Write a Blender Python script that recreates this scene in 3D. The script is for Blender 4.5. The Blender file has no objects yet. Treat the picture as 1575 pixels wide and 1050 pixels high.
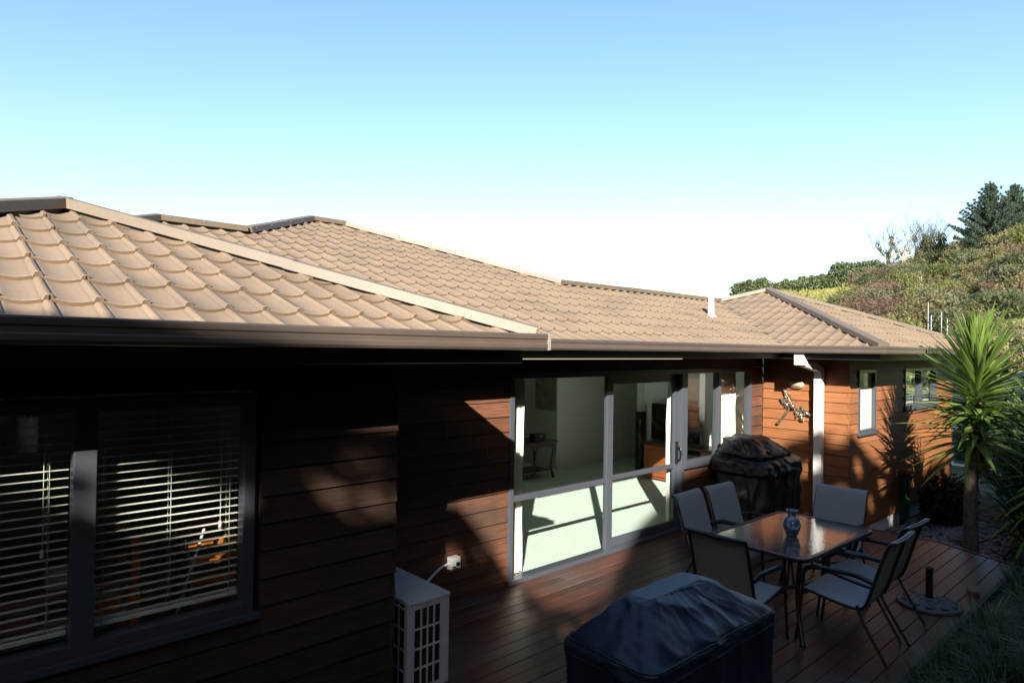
import bpy, bmesh, math, random
import numpy as np
from mathutils import Matrix, Vector, noise as mnoise
PI = math.pi
S = bpy.context.scene
COL = S.collection
# ------------------------------------------------------------------ camera
CAMZ = 2.42
yaw, pit, rol = math.radians(47.359), math.radians(0.567), math.radians(0.829)
F = Vector((math.cos(yaw)*math.cos(pit), math.sin(yaw)*math.cos(pit), math.sin(pit)))
R0 = Vector((math.sin(yaw), -math.cos(yaw), 0)); U0 = R0.cross(F)
R1 = R0*math.cos(rol)+U0*math.sin(rol); U1 = U0*math.cos(rol)-R0*math.sin(rol)
cd = bpy.data.cameras.new('camera'); cam = bpy.data.objects.new('camera', cd); COL.objects.link(cam)
mw = Matrix.Identity(4)
for i in range(3):
    mw[i][0] = R1[i]; mw[i][1] = U1[i]; mw[i][2] = -F[i]
mw[2][3] = CAMZ
cam.matrix_world = mw
cd.sensor_width = 36; cd.lens = 36*1004.065/1575; cd.clip_start = 0.05; cd.clip_end = 3000
S.camera = cam
# ------------------------------------------------------------------ sky, sun, exposure
SUN_A, SUN_E = math.radians(43), math.radians(26.5)       # travel azimuth from +X, elevation
w = bpy.data.worlds.new('World'); S.world = w; w.use_nodes = True
nt = w.node_tree; bg = nt.nodes['Background']
sky = nt.nodes.new('ShaderNodeTexSky'); sky.sky_type = 'NISHITA'; sky.sun_disc = False
sx, sy = -math.cos(SUN_A), -math.sin(SUN_A)
sky.sun_elevation = SUN_E; sky.sun_rotation = math.atan2(sx, sy) % (2*PI)
sky.air_density = 1.1; sky.dust_density = 0.8; sky.ozone_density = 1.0; sky.altitude = 0
hsv = nt.nodes.new('ShaderNodeHueSaturation'); hsv.inputs['Saturation'].default_value = 1.12
nt.links.new(sky.outputs[0], hsv.inputs['Color']); nt.links.new(hsv.outputs[0], bg.inputs[0]); bg.inputs[1].default_value = 0.080
sd = bpy.data.lights.new('sun', 'SUN'); sd.energy = 4.0; sd.angle = math.radians(0.5); sd.color = (1, .93, .82)
so = bpy.data.objects.new('sun', sd); COL.objects.link(so)
sv = Vector((sx*math.cos(SUN_E), sy*math.cos(SUN_E), math.sin(SUN_E)))
so.rotation_euler = sv.to_track_quat('Z', 'Y').to_euler(); so.location = (0, -20, 30)
S.view_settings.view_transform = 'Standard'; S.view_settings.look = 'None'
S.view_settings.exposure = 1.8; S.view_settings.gamma = 1; S.view_settings.use_curve_mapping = False
S.cycles.max_bounces = 10; S.cycles.diffuse_bounces = 6; S.cycles.transparent_max_bounces = 16
S.cycles.caustics_reflective = False; S.cycles.caustics_refractive = False

# ------------------------------------------------------------------ helpers
def lin(c): return tuple(((x/255+.055)/1.055)**2.4 if x > 10 else x/255/12.92 for x in c)
def mat(name, col, rough=.6, var=0., noise=None, col2=None, bump=None, stretch=(1,1,1), spec=.5, metal=0., sheen=0., blend=(.35,.65), wear=None):
    m = bpy.data.materials.new(name); m.use_nodes = True
    N, L = m.node_tree.nodes, m.node_tree.links
    b = N['Principled BSDF']
    b.inputs['Roughness'].default_value = rough; b.inputs['Metallic'].default_value = metal
    b.inputs['Specular IOR Level'].default_value = spec
    if sheen: b.inputs['Sheen Weight'].default_value = sheen
    tc = N.new('ShaderNodeTexCoord'); mp = N.new('ShaderNodeMapping'); mp.inputs['Scale'].default_value = stretch
    oi = N.new('ShaderNodeObjectInfo')
    L.new(tc.outputs['Object'], mp.inputs['Vector'])
    add = N.new('ShaderNodeVectorMath'); add.operation = 'ADD'
    sc = N.new('ShaderNodeVectorMath'); sc.operation = 'SCALE'; sc.inputs['Scale'].default_value = 37.
    cx = N.new('ShaderNodeCombineXYZ')
    for k in range(3): L.new(oi.outputs['Random'], cx.inputs[k])
    L.new(cx.outputs[0], sc.inputs[0]); L.new(mp.outputs[0], add.inputs[0]); L.new(sc.outputs[0], add.inputs[1])
    vec = add.outputs[0]
    rgb = N.new('ShaderNodeRGB'); rgb.outputs[0].default_value = (*col, 1); out = rgb.outputs[0]
    if noise:
        nz = N.new('ShaderNodeTexNoise'); nz.inputs['Scale'].default_value = noise; nz.inputs['Detail'].default_value = 5
        L.new(vec, nz.inputs['Vector'])
        rp = N.new('ShaderNodeMapRange'); rp.inputs['From Min'].default_value = blend[0]; rp.inputs['From Max'].default_value = blend[1]
        L.new(nz.outputs[0], rp.inputs['Value'])
        mx = N.new('ShaderNodeMix'); mx.data_type = 'RGBA'
        L.new(rp.outputs[0], mx.inputs['Factor']); L.new(out, mx.inputs[6]); mx.inputs[7].default_value = (*(col2 or tuple(c*.6 for c in col)), 1)
        out = mx.outputs[2]
    if wear:      # (colour, scale, from, to) large unstretched stains
        nz2 = N.new('ShaderNodeTexNoise'); nz2.inputs['Scale'].default_value = wear[1]; nz2.inputs['Detail'].default_value = 6
        gp = N.new('ShaderNodeNewGeometry'); L.new(gp.outputs['Position'], nz2.inputs['Vector'])
        rp2 = N.new('ShaderNodeMapRange'); rp2.inputs['From Min'].default_value = wear[2]; rp2.inputs['From Max'].default_value = wear[3]
        L.new(nz2.outputs[0], rp2.inputs['Value'])
        mx2 = N.new('ShaderNodeMix'); mx2.data_type = 'RGBA'
        L.new(rp2.outputs[0], mx2.inputs['Factor']); L.new(out, mx2.inputs[6]); mx2.inputs[7].default_value = (*wear[0], 1)
        out = mx2.outputs[2]
    if var:
        hs = N.new('ShaderNodeHueSaturation')
        r2 = N.new('ShaderNodeMapRange'); r2.inputs['To Min'].default_value = 1-var; r2.inputs['To Max'].default_value = 1+var
        L.new(oi.outputs['Random'], r2.inputs['Value']); L.new(r2.outputs[0], hs.inputs['Value']); L.new(out, hs.inputs['Color'])
        out = hs.outputs[0]
    L.new(out, b.inputs['Base Color'])
    if bump:
        nb = N.new('ShaderNodeTexNoise'); nb.inputs['Scale'].default_value = bump[0]; nb.inputs['Detail'].default_value = 4
        L.new(vec, nb.inputs['Vector'])
        bp = N.new('ShaderNodeBump'); bp.inputs['Strength'].default_value = bump[1]; bp.inputs['Distance'].default_value = bump[2] if len(bump) > 2 else .01
        L.new(nb.outputs[0], bp.inputs['Height']); L.new(bp.outputs[0], b.inputs['Normal'])
    return m
def leafmat(name, col, col2, trans=.35, rough=.5, nscale=3., var=.15, spec=.3):
    m = mat(name, col, rough, var, nscale, col2, spec=spec)
    N, L = m.node_tree.nodes, m.node_tree.links
    b = N['Principled BSDF']; o = N['Material Output']
    t = N.new('ShaderNodeBsdfTranslucent'); mx = N.new('ShaderNodeMixShader'); mx.inputs[0].default_value = trans
    L.new(b.inputs['Base Color'].links[0].from_socket, t.inputs[0])
    L.new(b.outputs[0], mx.inputs[1]); L.new(t.outputs[0], mx.inputs[2]); L.new(mx.outputs[0], o.inputs[0])
    return m
def glassmat(name, tint=(.93,.97,.95), f0=.09, rough=0., haze=None, bump=None):
    m = bpy.data.materials.new(name); m.use_nodes = True
    N, L = m.node_tree.nodes, m.node_tree.links
    o = N['Material Output']; N.remove(N['Principled BSDF'])
    tr = N.new('ShaderNodeBsdfTransparent'); tr.inputs[0].default_value = (*tint, 1)
    gl = N.new('ShaderNodeBsdfGlossy'); gl.inputs['Roughness'].default_value = rough
    lw = N.new('ShaderNodeLayerWeight'); lw.inputs[0].default_value = .5
    pw = N.new('ShaderNodeMath'); pw.operation = 'POWER'; pw.inputs[1].default_value = 4.2
    ml = N.new('ShaderNodeMath'); ml.operation = 'MULTIPLY_ADD'; ml.inputs[1].default_value = 1-f0; ml.inputs[2].default_value = f0
    L.new(lw.outputs['Facing'], pw.inputs[0]); L.new(pw.outputs[0], ml.inputs[0])
    mx = N.new('ShaderNodeMixShader'); L.new(ml.outputs[0], mx.inputs[0])
    first = tr.outputs[0]
    if haze:
        df = N.new('ShaderNodeBsdfDiffuse'); df.inputs[0].default_value = (*haze[0], 1)
        m2 = N.new('ShaderNodeMixShader'); m2.inputs[0].default_value = haze[1]
        L.new(first, m2.inputs[1]); L.new(df.outputs[0], m2.inputs[2]); first = m2.outputs[0]
    if bump:
        nb = N.new('ShaderNodeTexNoise'); nb.inputs['Scale'].default_value = bump[0]
        tc = N.new('ShaderNodeTexCoord'); L.new(tc.outputs['Object'], nb.inputs['Vector'])
        bp = N.new('ShaderNodeBump'); bp.inputs['Strength'].default_value = bump[1]; bp.inputs['Distance'].default_value = .002
        L.new(nb.outputs[0], bp.inputs['Height']); L.new(bp.outputs[0], gl.inputs['Normal'])
    L.new(first, mx.inputs[1]); L.new(gl.outputs[0], mx.inputs[2]); L.new(mx.outputs[0], o.inputs[0])
    return m

class MB:
    def __init__(s): s.v = []; s.f = []; s.sm = []
    def face(s, vs, smooth=False):
        n = len(s.v); s.v += [tuple(p) for p in vs]; s.f.append(tuple(range(n, n+len(vs)))); s.sm.append(smooth)
    def grid(s, rows, smooth=True, closed=False):
        n = len(s.v); c = len(rows[0])
        for r in rows: s.v += [tuple(p) for p in r]
        for i in range(len(rows)-1):
            for j in range(c if closed else c-1):
                k = (j+1) % c
                s.f.append((n+i*c+j, n+i*c+k, n+(i+1)*c+k, n+(i+1)*c+j)); s.sm.append(smooth)
    def box(s, x0, y0, z0, x1, y1, z1):
        n = len(s.v)
        s.v += [(x0,y0,z0),(x1,y0,z0),(x1,y1,z0),(x0,y1,z0),(x0,y0,z1),(x1,y0,z1),(x1,y1,z1),(x0,y1,z1)]
        for q in ((0,3,2,1),(4,5,6,7),(0,1,5,4),(1,2,6,5),(2,3,7,6),(3,0,4,7)):
            s.f.append(tuple(n+i for i in q)); s.sm.append(False)
        return s
    def bbox(s, x0, y0, z0, x1, y1, z1, b=.006):      # box with chamfered edges
        bm = bmesh.new(); bmesh.ops.create_cube(bm, size=1)
        for v in bm.verts: v.co = Vector(((x0+x1)/2+v.co.x*(x1-x0), (y0+y1)/2+v.co.y*(y1-y0), (z0+z1)/2+v.co.z*(z1-z0)))
        bmesh.ops.bevel(bm, geom=bm.edges[:], offset=b, segments=2, profile=.5, affect='EDGES')
        n = len(s.v); bm.verts.index_update()
        s.v += [tuple(v.co) for v in bm.verts]
        for f in bm.faces: s.f.append(tuple(n+v.index for v in f.verts)); s.sm.append(False)
        bm.free(); return s
    def tube(s, pts, r, n=8, sub=0, caps=True, flat=1.):
        P = [Vector(p) for p in pts]
        rr = list(r) if hasattr(r, '__len__') else [r]*len(P)
        if sub and len(P) > 2:
            Q, q2 = [], []
            for i in range(len(P)-1):
                a, b, c, d = P[max(i-1,0)], P[i], P[i+1], P[min(i+2,len(P)-1)]
                for k in range(sub):
                    t = k/sub
                    Q.append(.5*((2*b)+(c-a)*t+(2*a-5*b+4*c-d)*t*t+(3*b-a-3*c+d)*t**3)); q2.append(rr[i]*(1-t)+rr[i+1]*t)
            Q.append(P[-1]); q2.append(rr[-1]); P, rr = Q, q2
        rows = []; up = None
        for i, p in enumerate(P):
            d = (P[min(i+1,len(P)-1)]-P[max(i-1,0)]).normalized()
            if up is None: up = Vector((0,0,1)) if abs(d.z) < .9 else Vector((1,0,0))
            a = d.cross(up).normalized(); up = a.cross(d).normalized()
            rows.append([p+(a*math.cos(2*PI*k/n)*flat+up*math.sin(2*PI*k/n))*rr[i] for k in range(n)])
        s.grid(rows, True, True)
        if caps:
            s.face(rows[0][::-1]); s.face(rows[-1])
        return s
    def lathe(s, prof, c=(0,0,0), n=20, smooth=True):
        s.grid([[(c[0]+r*math.cos(2*PI*k/n), c[1]+r*math.sin(2*PI*k/n), c[2]+z) for k in range(n)] for r, z in prof], smooth, True)
        return s
    def mesh(s, name, m):
        me = bpy.data.meshes.new(name); me.from_pydata(s.v, [], s.f); me.materials.append(m)
        me.polygons.foreach_set('use_smooth', s.sm); me.update(); return me
    def build(s, name, m, parent=None, **kw):
        o = bpy.data.objects.new(name, s.mesh(name, m)); COL.objects.link(o)
        if parent is not None: o.parent = parent
        return tag(o, **kw)
def tag(o, label=None, cat=None, group=None, kind=None):
    if label: o['label'] = label
    if cat: o['category'] = cat
    if group: o['group'] = group
    if kind: o['kind'] = kind
    return o
def thing(name, label, cat, loc=(0,0,0), rz=0, group=None):
    o = bpy.data.objects.new(name, None); COL.objects.link(o); o.location = loc; o.rotation_euler = (0,0,rz)
    o.empty_display_size = .1
    return tag(o, label, cat, group)
def inst(name, me, parent=None, M=None):
    o = bpy.data.objects.new(name, me); COL.objects.link(o)
    if parent is not None: o.parent = parent
    if M is not None: o.matrix_local = M
    return o
def dup(root, loc, rz, label, group=None):
    r = root.copy(); COL.objects.link(r); r.location = loc; r.rotation_euler = (0,0,rz); r['label'] = label
    if group: r['group'] = group
    for ch in list(root.children):
        c = ch.copy(); COL.objects.link(c); c.parent = r
        for g in list(ch.children):
            d = g.copy(); COL.objects.link(d); d.parent = c
    return r
def fbm(x, seed=0):       # cheap smooth 1-D noise
    return .5*math.sin(x*1.3+seed)+.3*math.sin(x*2.9+seed*2.1+1)+.2*math.sin(x*6.1+seed*3.7+2)

# ------------------------------------------------------------------ materials
M_tile = mat('roof_coat', (.242,.178,.125), .62, .05, 60, (.212,.155,.108), bump=(400,.12,.002), spec=.3, wear=((.165,.128,.092),1.7,.46,.72))
M_cap = mat('cap_coat', (.145,.113,.080), .5, .05, 30, (.128,.099,.070), spec=.4, wear=((.115,.092,.069),1.1,.5,.72))
M_gutter = mat('gutter_paint', (.098,.078,.066), .38, .03, 8, (.088,.07,.06), spec=.5)
M_soffit = mat('soffit_paint', (.022,.019,.017), .5)
M_valley = mat('valley_metal', (.07,.06,.05), .5)
M_strip = mat('pale_tone', (.26,.235,.21), .5)
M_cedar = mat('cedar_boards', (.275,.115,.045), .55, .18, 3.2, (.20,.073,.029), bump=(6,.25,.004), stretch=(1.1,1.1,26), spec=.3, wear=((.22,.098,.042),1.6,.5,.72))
M_cedar_shade = mat('weathered_shaded_cedar_boards', (.078,.046,.033), .65, .28, 3.2, (.050,.032,.025), bump=(6,.3,.004), stretch=(1.1,1.1,26), spec=.12, wear=((.038,.029,.025),2.2,.48,.7))  # weathered cedar, its colour also darkened for the shaded wing
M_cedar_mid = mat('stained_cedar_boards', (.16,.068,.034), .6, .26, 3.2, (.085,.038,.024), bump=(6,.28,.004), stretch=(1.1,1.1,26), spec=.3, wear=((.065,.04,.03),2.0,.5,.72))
M_core = mat('wall_lining', (.03,.02,.015), .8)
M_frame = mat('window_aluminium', (.062,.070,.085), .34, 0, spec=.5)
M_glass = glassmat('window_glass')
M_frost = glassmat('frosted_glass', (.8,.85,.8), .06, .1, haze=((.72,.78,.72), .75))
M_white = mat('white_plastic', (.78,.78,.76), .4)
M_found = mat('painted_concrete', (.78,.80,.80), .75, 0, 6, (.7,.72,.72), bump=(40,.3,.005))
M_deck = mat('deck_timber', (.108,.044,.030), .36, .30, 2.4, (.052,.026,.020), bump=(3,.35,.004), stretch=(1.0,40,10), spec=.5, wear=((.075,.058,.050),1.4,.5,.68))
M_plaster = mat('interior_paint', (.80,.81,.77), .8)
M_plaster2 = mat('interior_paint_green', (.58,.61,.55), .8)
M_ceil = mat('ceiling_paint', (.7,.7,.68), .8)
M_darkroom = mat('kitchen_wall_paint', (.68,.68,.61), .8)
M_carpet = mat('mint_carpet', (.70,.79,.74), .95, 0, 90, (.60,.70,.65), bump=(260,.6,.01), spec=.1)
M_curtain = mat('cream_curtain', (.78,.75,.66), .8, 0, 14, (.70,.66,.56), sheen=.2)
M_wood = mat('red_brown_wood', (.30,.085,.032), .4, .1, 4, (.20,.055,.02), stretch=(2,2,20))
M_darkwood = mat('dark_wood', (.045,.03,.022), .4)
M_black = mat('black_plastic', (.012,.012,.014), .3)
M_screen = mat('tv_screen', (.01,.012,.014), .12)
M_shade = mat('lamp_fabric', (.55,.52,.45), .8)
M_art = mat('faded_canvas', (.30,.27,.22), .8, 0, 5, (.12,.12,.12), wear=((.30,.20,.13),9,.5,.6))
M_slat = mat('cream_blind_slat', (.82,.80,.72), .42)
M_cord = mat('blind_cord', (.55,.53,.47), .7)
M_metal = mat('dark_chair_frame', (.016,.015,.017), .35, spec=.5)
M_sling = mat('grey_sling_mesh', (.30,.31,.31), .7, .06, 140, (.22,.225,.225), stretch=(3,.3,.3), bump=(300,.3,.003))
M_tglass = glassmat('table_glass', (.62,.62,.58), .10, .035, haze=((.20,.20,.19), .35), bump=(55,.35))
M_cover = mat('blue_black_vinyl_cover', (.014,.021,.040), .42, 0, 9, (.011,.017,.033), bump=(30,.25,.004), spec=.5)
M_cover2 = mat('charcoal_vinyl_cover', (.017,.017,.022), .40, 0, 9, (.012,.012,.016), bump=(26,.3,.006), spec=.5)
M_pipe = mat('cover_piping', (.015,.018,.025), .5)
M_ac = mat('ivory_painted_steel', (.56,.56,.54), .42, 0, 5, (.50,.50,.48))
M_coil = mat('condenser_fins', (.03,.032,.036), .5, metal=.4)
M_iron = mat('cast_iron', (.04,.04,.043), .5, 0, 20, (.07,.07,.072), bump=(60,.4,.004))
M_vase = mat('blue_white_ceramic', (.05,.085,.20), .18, 0, 26, (.34,.40,.50), blend=(.52,.62), spec=.6)
M_bulk = mat('aged_cream_plastic', (.36,.27,.19), .4)
M_silver = mat('tarnished_metal_petals', (.42,.37,.30), .38, 0, 40, (.2,.17,.13), metal=.85)
M_hose = mat('dark_green_hose', (.012,.06,.04), .45)
M_red = mat('red_plastic', (.42,.03,.03), .4)
M_orange = mat('orange_plastic', (.75,.22,.03), .4)
M_pink = mat('pink_board', (.55,.22,.25), .6)
M_soil = mat('garden_soil', (.045,.033,.024), .95, 0, 6, (.03,.022,.016), bump=(30,.8,.03))
M_pebble = mat('river_pebble', (.34,.35,.36), .7, .0, 9, (.2,.2,.21))
M_groundgrass = mat('flat_grass', (.07,.09,.03), .95, 0, 2, (.05,.06,.025))
M_kerb = mat('stained_edge_timber', (.045,.035,.03), .7, 0, 5, (.03,.024,.02), stretch=(1,12,12))
M_bark = mat('grey_bark', (.13,.11,.085), .9, .1, 14, (.07,.058,.045), bump=(30,.7,.02))
M_palebark = mat('pale_bark', (.42,.36,.27), .9, .1, 6, (.25,.20,.14))
M_yleaf = leafmat('yucca_leaf', (.17,.25,.05), (.11,.18,.04), .25, .38, 4, .28, spec=.4)
M_dryleaf = leafmat('dry_leaf', (.16,.10,.05), (.10,.065,.035), .2, .7, 5)
M_dleaf = leafmat('strap_leaf', (.035,.065,.025), (.022,.042,.018), .2, .45, 4, .25)
M_tussock = leafmat('tussock_blade', (.085,.12,.05), (.05,.08,.04), .25, .5, 5, .2)
M_flax = leafmat('variegated_blade', (.34,.34,.18), (.12,.18,.07), .25, .45, 3, .2)
M_shrub = leafmat('dark_shrub_leaf', (.018,.034,.016), (.012,.022,.011), .1, .5, 6)
M_hedge = leafmat('hedge_leaf', (.11,.14,.055), (.075,.10,.042), .35, .5, .8)
M_pine = leafmat('pine_needle', (.055,.085,.052), (.038,.060,.042), .15, .5, .5)
M_occ = leafmat('blocker_leaf', (.05,.08,.03), (.03,.05,.02), .1, .5, .6)
BUSHM = {k: leafmat(k, a, b, .45, .7, .7, .2) for k, a, b in (
    ('olive_leaf', (.215,.19,.085), (.15,.14,.065)), ('green_leaf', (.125,.15,.065), (.09,.11,.05)),
    ('brown_twig', (.21,.145,.098), (.16,.11,.08)), ('lime_leaf', (.19,.20,.065), (.13,.145,.05)),
    ('grey_leaf', (.18,.185,.10), (.13,.14,.08)))}
M_hill = mat('hill_grass', (.20,.19,.06), .95, 0, .16, (.13,.13,.05), bump=(1.2,.8,.3), wear=((.21,.30,.06),.05,.52,.6))
M_ivy = BUSHM['green_leaf']
M_nwall = mat('pale_render', (.72,.71,.68), .8)
M_galvd = mat('dull_screw', (.10,.09,.08), .5, metal=.3)
M_galv = mat('galvanised_pole', (.34,.35,.36), .5, metal=.3)

# ------------------------------------------------------------------ fitted measurements (metres, deck top = 0)
ZGT, ZGB, TP = 2.511, 2.408, .367
PIT = math.atan(TP)
YGW, XGW, YGM, XGD, YGD = 2.92, 3.02, 4.207, 9.223, 2.90
YW, XW, YM, XD, YD = 3.63, 2.31, 4.924, 9.93, 3.62
SOF = 2.315
rng = random.Random(7)
house = thing('house', 'single storey timber house with tan scalloped metal tile roof', 'house')

# ---- walls: a core sheet with openings, boards as sub-parts
def wall_frame(kind):
    if kind == 'y': return lambda pos: (lambda u, v, o: (u, pos-o, v))
    return lambda pos: (lambda u, v, o: (pos-o, u, v))
def strips(u0, u1, z0, z1, ops):
    """rectangles of [u0,u1]x[z0,z1] left over after removing the openings (each full rect)"""
    us = sorted({u0, u1, *[min(max(o[0],u0),u1) for o in ops], *[min(max(o[1],u0),u1) for o in ops]})
    out = []
    for a, b in zip(us, us[1:]):
        if b-a < 1e-5: continue
        segs = [(z0, z1)]
        for o in ops:
            if o[0] < (a+b)/2 < o[1]:
                ns = []
                for p, q in segs:
                    if o[3] <= p or o[2] >= q: ns.append((p, q)); continue
                    if o[2] > p: ns.append((p, o[2]))
                    if o[3] < q: ns.append((o[3], q))
                segs = ns
        out += [(a, b, p, q) for p, q in segs if q-p > .004]
    # merge neighbours with the same z range
    res = []
    for r in out:
        for k in res:
            if abs(k[1]-r[0]) < 1e-6 and abs(k[2]-r[2]) < 1e-6 and abs(k[3]-r[3]) < 1e-6:
                k[1] = r[1]; break
        else: res.append(list(r))
    return res
def make_wall(P, u0, u1, z0, z1, ops, m, off=0., flip=False, end=(0, 0), joints=(), course=.152):
    core = MB()
    for a, b, p, q in strips(u0, u1, z0, z1, ops):
        for o, pp in ((-.012, 0), (-.10, 1)):
            core.face([P(a,p,o), P(b,p,o), P(b,q,o), P(a,q,o)])
        core.face([P(a,q,-.012), P(b,q,-.012), P(b,q,-.10), P(a,q,-.10)])
        core.face([P(a,p,-.012), P(b,p,-.012), P(b,p,-.10), P(a,p,-.10)])
        core.face([P(a,p,-.012), P(a,q,-.012), P(a,q,-.10), P(a,p,-.10)])
        core.face([P(b,p,-.012), P(b,q,-.012), P(b,q,-.10), P(b,p,-.10)])
    wall = core.build('wall', M_core, house)
    k = math.floor((z0-off)/course)
    while True:
        za = off+k*course; zb = za+course; k += 1
        if za >= z1: break
        a0 = max(za, z0); b0 = min(zb, z1)
        if b0-a0 < .01: continue
        jit = rng.uniform(-.0025, .0025)
        for a, b, p, q in strips(u0-end[0], u1+end[1], a0, b0, ops):
            cuts = [a]+sorted(j+rng.uniform(-.9,.9) for j in joints if a+.5 < j < b-.5 and rng.random() < .5)+[b]
            for c0, c1 in zip(cuts, cuts[1:]):
                if c1-c0 < .02: continue
                mb = MB()
                th = lambda z: .024-(z-za)/course*.020+jit
                g = .0012
                tilt = rng.uniform(-.002,.002)
                n = max(1, int((c1-c0)/.8)); us = [c0+g+(c1-c0-2*g)*i/n for i in range(n+1)]
                lo = p-(.010 if abs(p-za) < .001 else 0)
                prof = [(lo, -.008), (lo, th(p)-.003), (lo+.003, th(p)), (q, th(q)), (q, -.008)]
                rows = [[P(u, z+tilt*(u-c0)/(c1-c0)*(1 if z < q else 0), o) for z, o in prof] for u in us]
                mb.grid(rows, False)
                mb.face([P(us[0], z, o) for z, o in prof]); mb.face([P(us[-1], z, o) for z, o in prof][::-1])
                mb.build('plank', m, wall)
    return wall
Py = wall_frame('y'); Px = wall_frame('x')
OP_W = [(-.62, 1.45, .94, 2.17)]
OP_M = [(4.50, 7.70, 0.0, 2.17), (7.70, 9.55, .86, 2.17)]
OP_D = [(10.24, 10.94, 1.23, 2.17), (12.30, 14.10, 1.49, 2.17)]
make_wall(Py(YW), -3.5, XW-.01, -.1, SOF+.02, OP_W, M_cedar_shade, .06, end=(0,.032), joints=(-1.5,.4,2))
make_wall(Px(XW+.0), YW+.02, YM+.05, 0, SOF+.02, [], M_cedar_shade, .06) if False else None
# end return of the wing faces +X
Pr = lambda u, v, o: (XW+o, u, v)
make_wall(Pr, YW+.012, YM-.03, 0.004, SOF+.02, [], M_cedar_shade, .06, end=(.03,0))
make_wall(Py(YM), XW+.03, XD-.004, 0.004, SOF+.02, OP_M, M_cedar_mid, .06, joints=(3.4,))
make_wall(Px(XD), YD+.012, YM-.03, -.19, SOF+.02, [], M_cedar, .03, end=(.03,0), joints=(4.25,))
make_wall(Py(YD), XD+.012, 15.2, -.19, SOF+.02, OP_D, M_cedar, .03, end=(.03,0), joints=(11.4,12.5,13.6))
fb = MB(); fb.box(XD+.02, YD+.03, -1.2, 15.15, YD+.2, -.19); fb.box(XD+.02, YD+.2, -1.2, XD+.2, YM, -.19)
fnd = fb.build('foundation', M_found, house)
vb = MB()
for i in range(6): vb.box(12.30, YD+.018, -.40+i*.03, 12.45, YD+.028, -.385+i*.03)
vb.box(12.285, YD+.022, -.42, 12.465, YD+.032, -.215)
vb.build('foundation_vent', M_kerb, fnd)

# ---- sweep along a plan path with mitred corners
def sweep(path, prof, name, m, parent, skip=()):
    P = [Vector((*p, 0)) for p in path]
    nrm = []
    for a, b in zip(P, P[1:]):
        d = (b-a).normalized(); nrm.append(Vector((d.y, -d.x, 0)))
    mit = []
    for i in range(len(P)):
        if i == 0: mit.append(nrm[0])
        elif i == len(P)-1: mit.append(nrm[-1])
        else:
            s = nrm[i-1]+nrm[i]; mit.append(s/(1+nrm[i-1].dot(nrm[i])))
    out = []
    for i in range(len(P)-1):
        if i in skip: continue
        mb = MB()
        e = (P[i+1]-P[i]).normalized()*.0008
        mb.grid([[tuple(P[i]+e+mit[i]*o+Vector((0,0,z))) for o, z in prof], [tuple(P[i+1]-e+mit[i+1]*o+Vector((0,0,z))) for o, z in prof]], False)
        out.append(mb.build(name, m, parent))
    return out
EAVE = [(-4.6, YGW), (XGW, YGW), (XGW, YGM), (XGD, YGM), (XGD, YGD), (15.44, YGD), (15.44, 9.5)]
gut = [(-.118,2.50), (-.118,2.409), (-.03,2.405), (-.008,2.410), (0,2.424), (0,2.446), (-.006,2.452), (-.006,2.474), (0,2.481), (.001,2.505), (-.003,2.513), (-.012,2.514), (-.014,2.49), (-.10,2.44), (-.116,2.46)]
sweep(EAVE, gut, 'gutter', M_gutter, house)
sweep(EAVE, [(-.122,2.50), (-.122,2.325), (-.145,2.325), (-.145,2.50)], 'fascia', M_soffit, house)
sweep(EAVE, [(-.14,SOF+.012), (-.85,SOF+.012)], 'soffit', M_soffit, house)
mb = MB(); mb.box(4.11, YGM+.095, 2.317, 6.70, YGM+.119, 2.325); mb.build('sunlit_fascia_strip', M_strip, house)  # pale strip paints in the sunlit stretch of the fascia bottom
# gutter joint brackets
for x, y, ax in ((XGW-.004, YGW, 0), (10.9, YGD, 0)):
    mb = MB(); mb.bbox(x-.012, y-.004, 2.408, x+.012, y+.01, 2.516, .002); mb.build('gutter_bracket', M_strip if x < 5 else M_gutter, house)

# ---- roof
ZRO = .052
def zr(v): return ZGT-ZRO+v*TP
q = 3.11; aD = (XGD+q, YGD+q)
tw = 2.29; aW = (XGW-tw, YGW+tw)
XV = XGD+(6.715-YGM)
XC0, XC1, YC, XN, YB, XB = 4.28, 4.84, 9.05, 2.80, 7.57, 1.87
XHE = XC1+(YC-6.715)
PLANES = [   # origin on eave, eave direction, uphill direction, convex plan polygons
    ((0, YGW), (1,0), (0,1), [[(XGW,YGW), aW, (2*aW[0]-XGW, YGW)]], 'near'),
    ((0, YGM), (1,0), (0,1), [[(XGW,YGM), (XN,YGM), (XN,YB), (XB,YB), (aW[0],YGM+tw)],
                              [(XN,YGM), (XHE,YGM), (XHE,6.715), (XC1,YC), (XC0,YC), (XN,YB)],
                              [(XHE,YGM), (XGD,YGM), (XV,6.715), (XHE,6.715)]], 'near'),
    ((XGD, 0), (0,-1), (1,0), [[(XGD,YGD), (XGD,YGM), (XV,6.715), aD]], 'near'),
    ((0, YGD), (1,0), (0,1), [[(XGD,YGD), aD, (XGD+2*q,YGD)]], 'near'),
    ((XGW, 0), (0,1), (-1,0), [[(XGW,YGW), (XGW,YGM), (aW[0],YGM+tw), aW]], 'far'),
]
ub = MB()
def zplane(pl, p):
    o, e, up = pl[0], pl[1], pl[2]
    return zr((p[0]-o[0])*up[0]+(p[1]-o[1])*up[1])
for pl in PLANES:
    for poly in pl[3]: ub.face([(p[0], p[1], zplane(pl, p)-.034) for p in poly])
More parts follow.
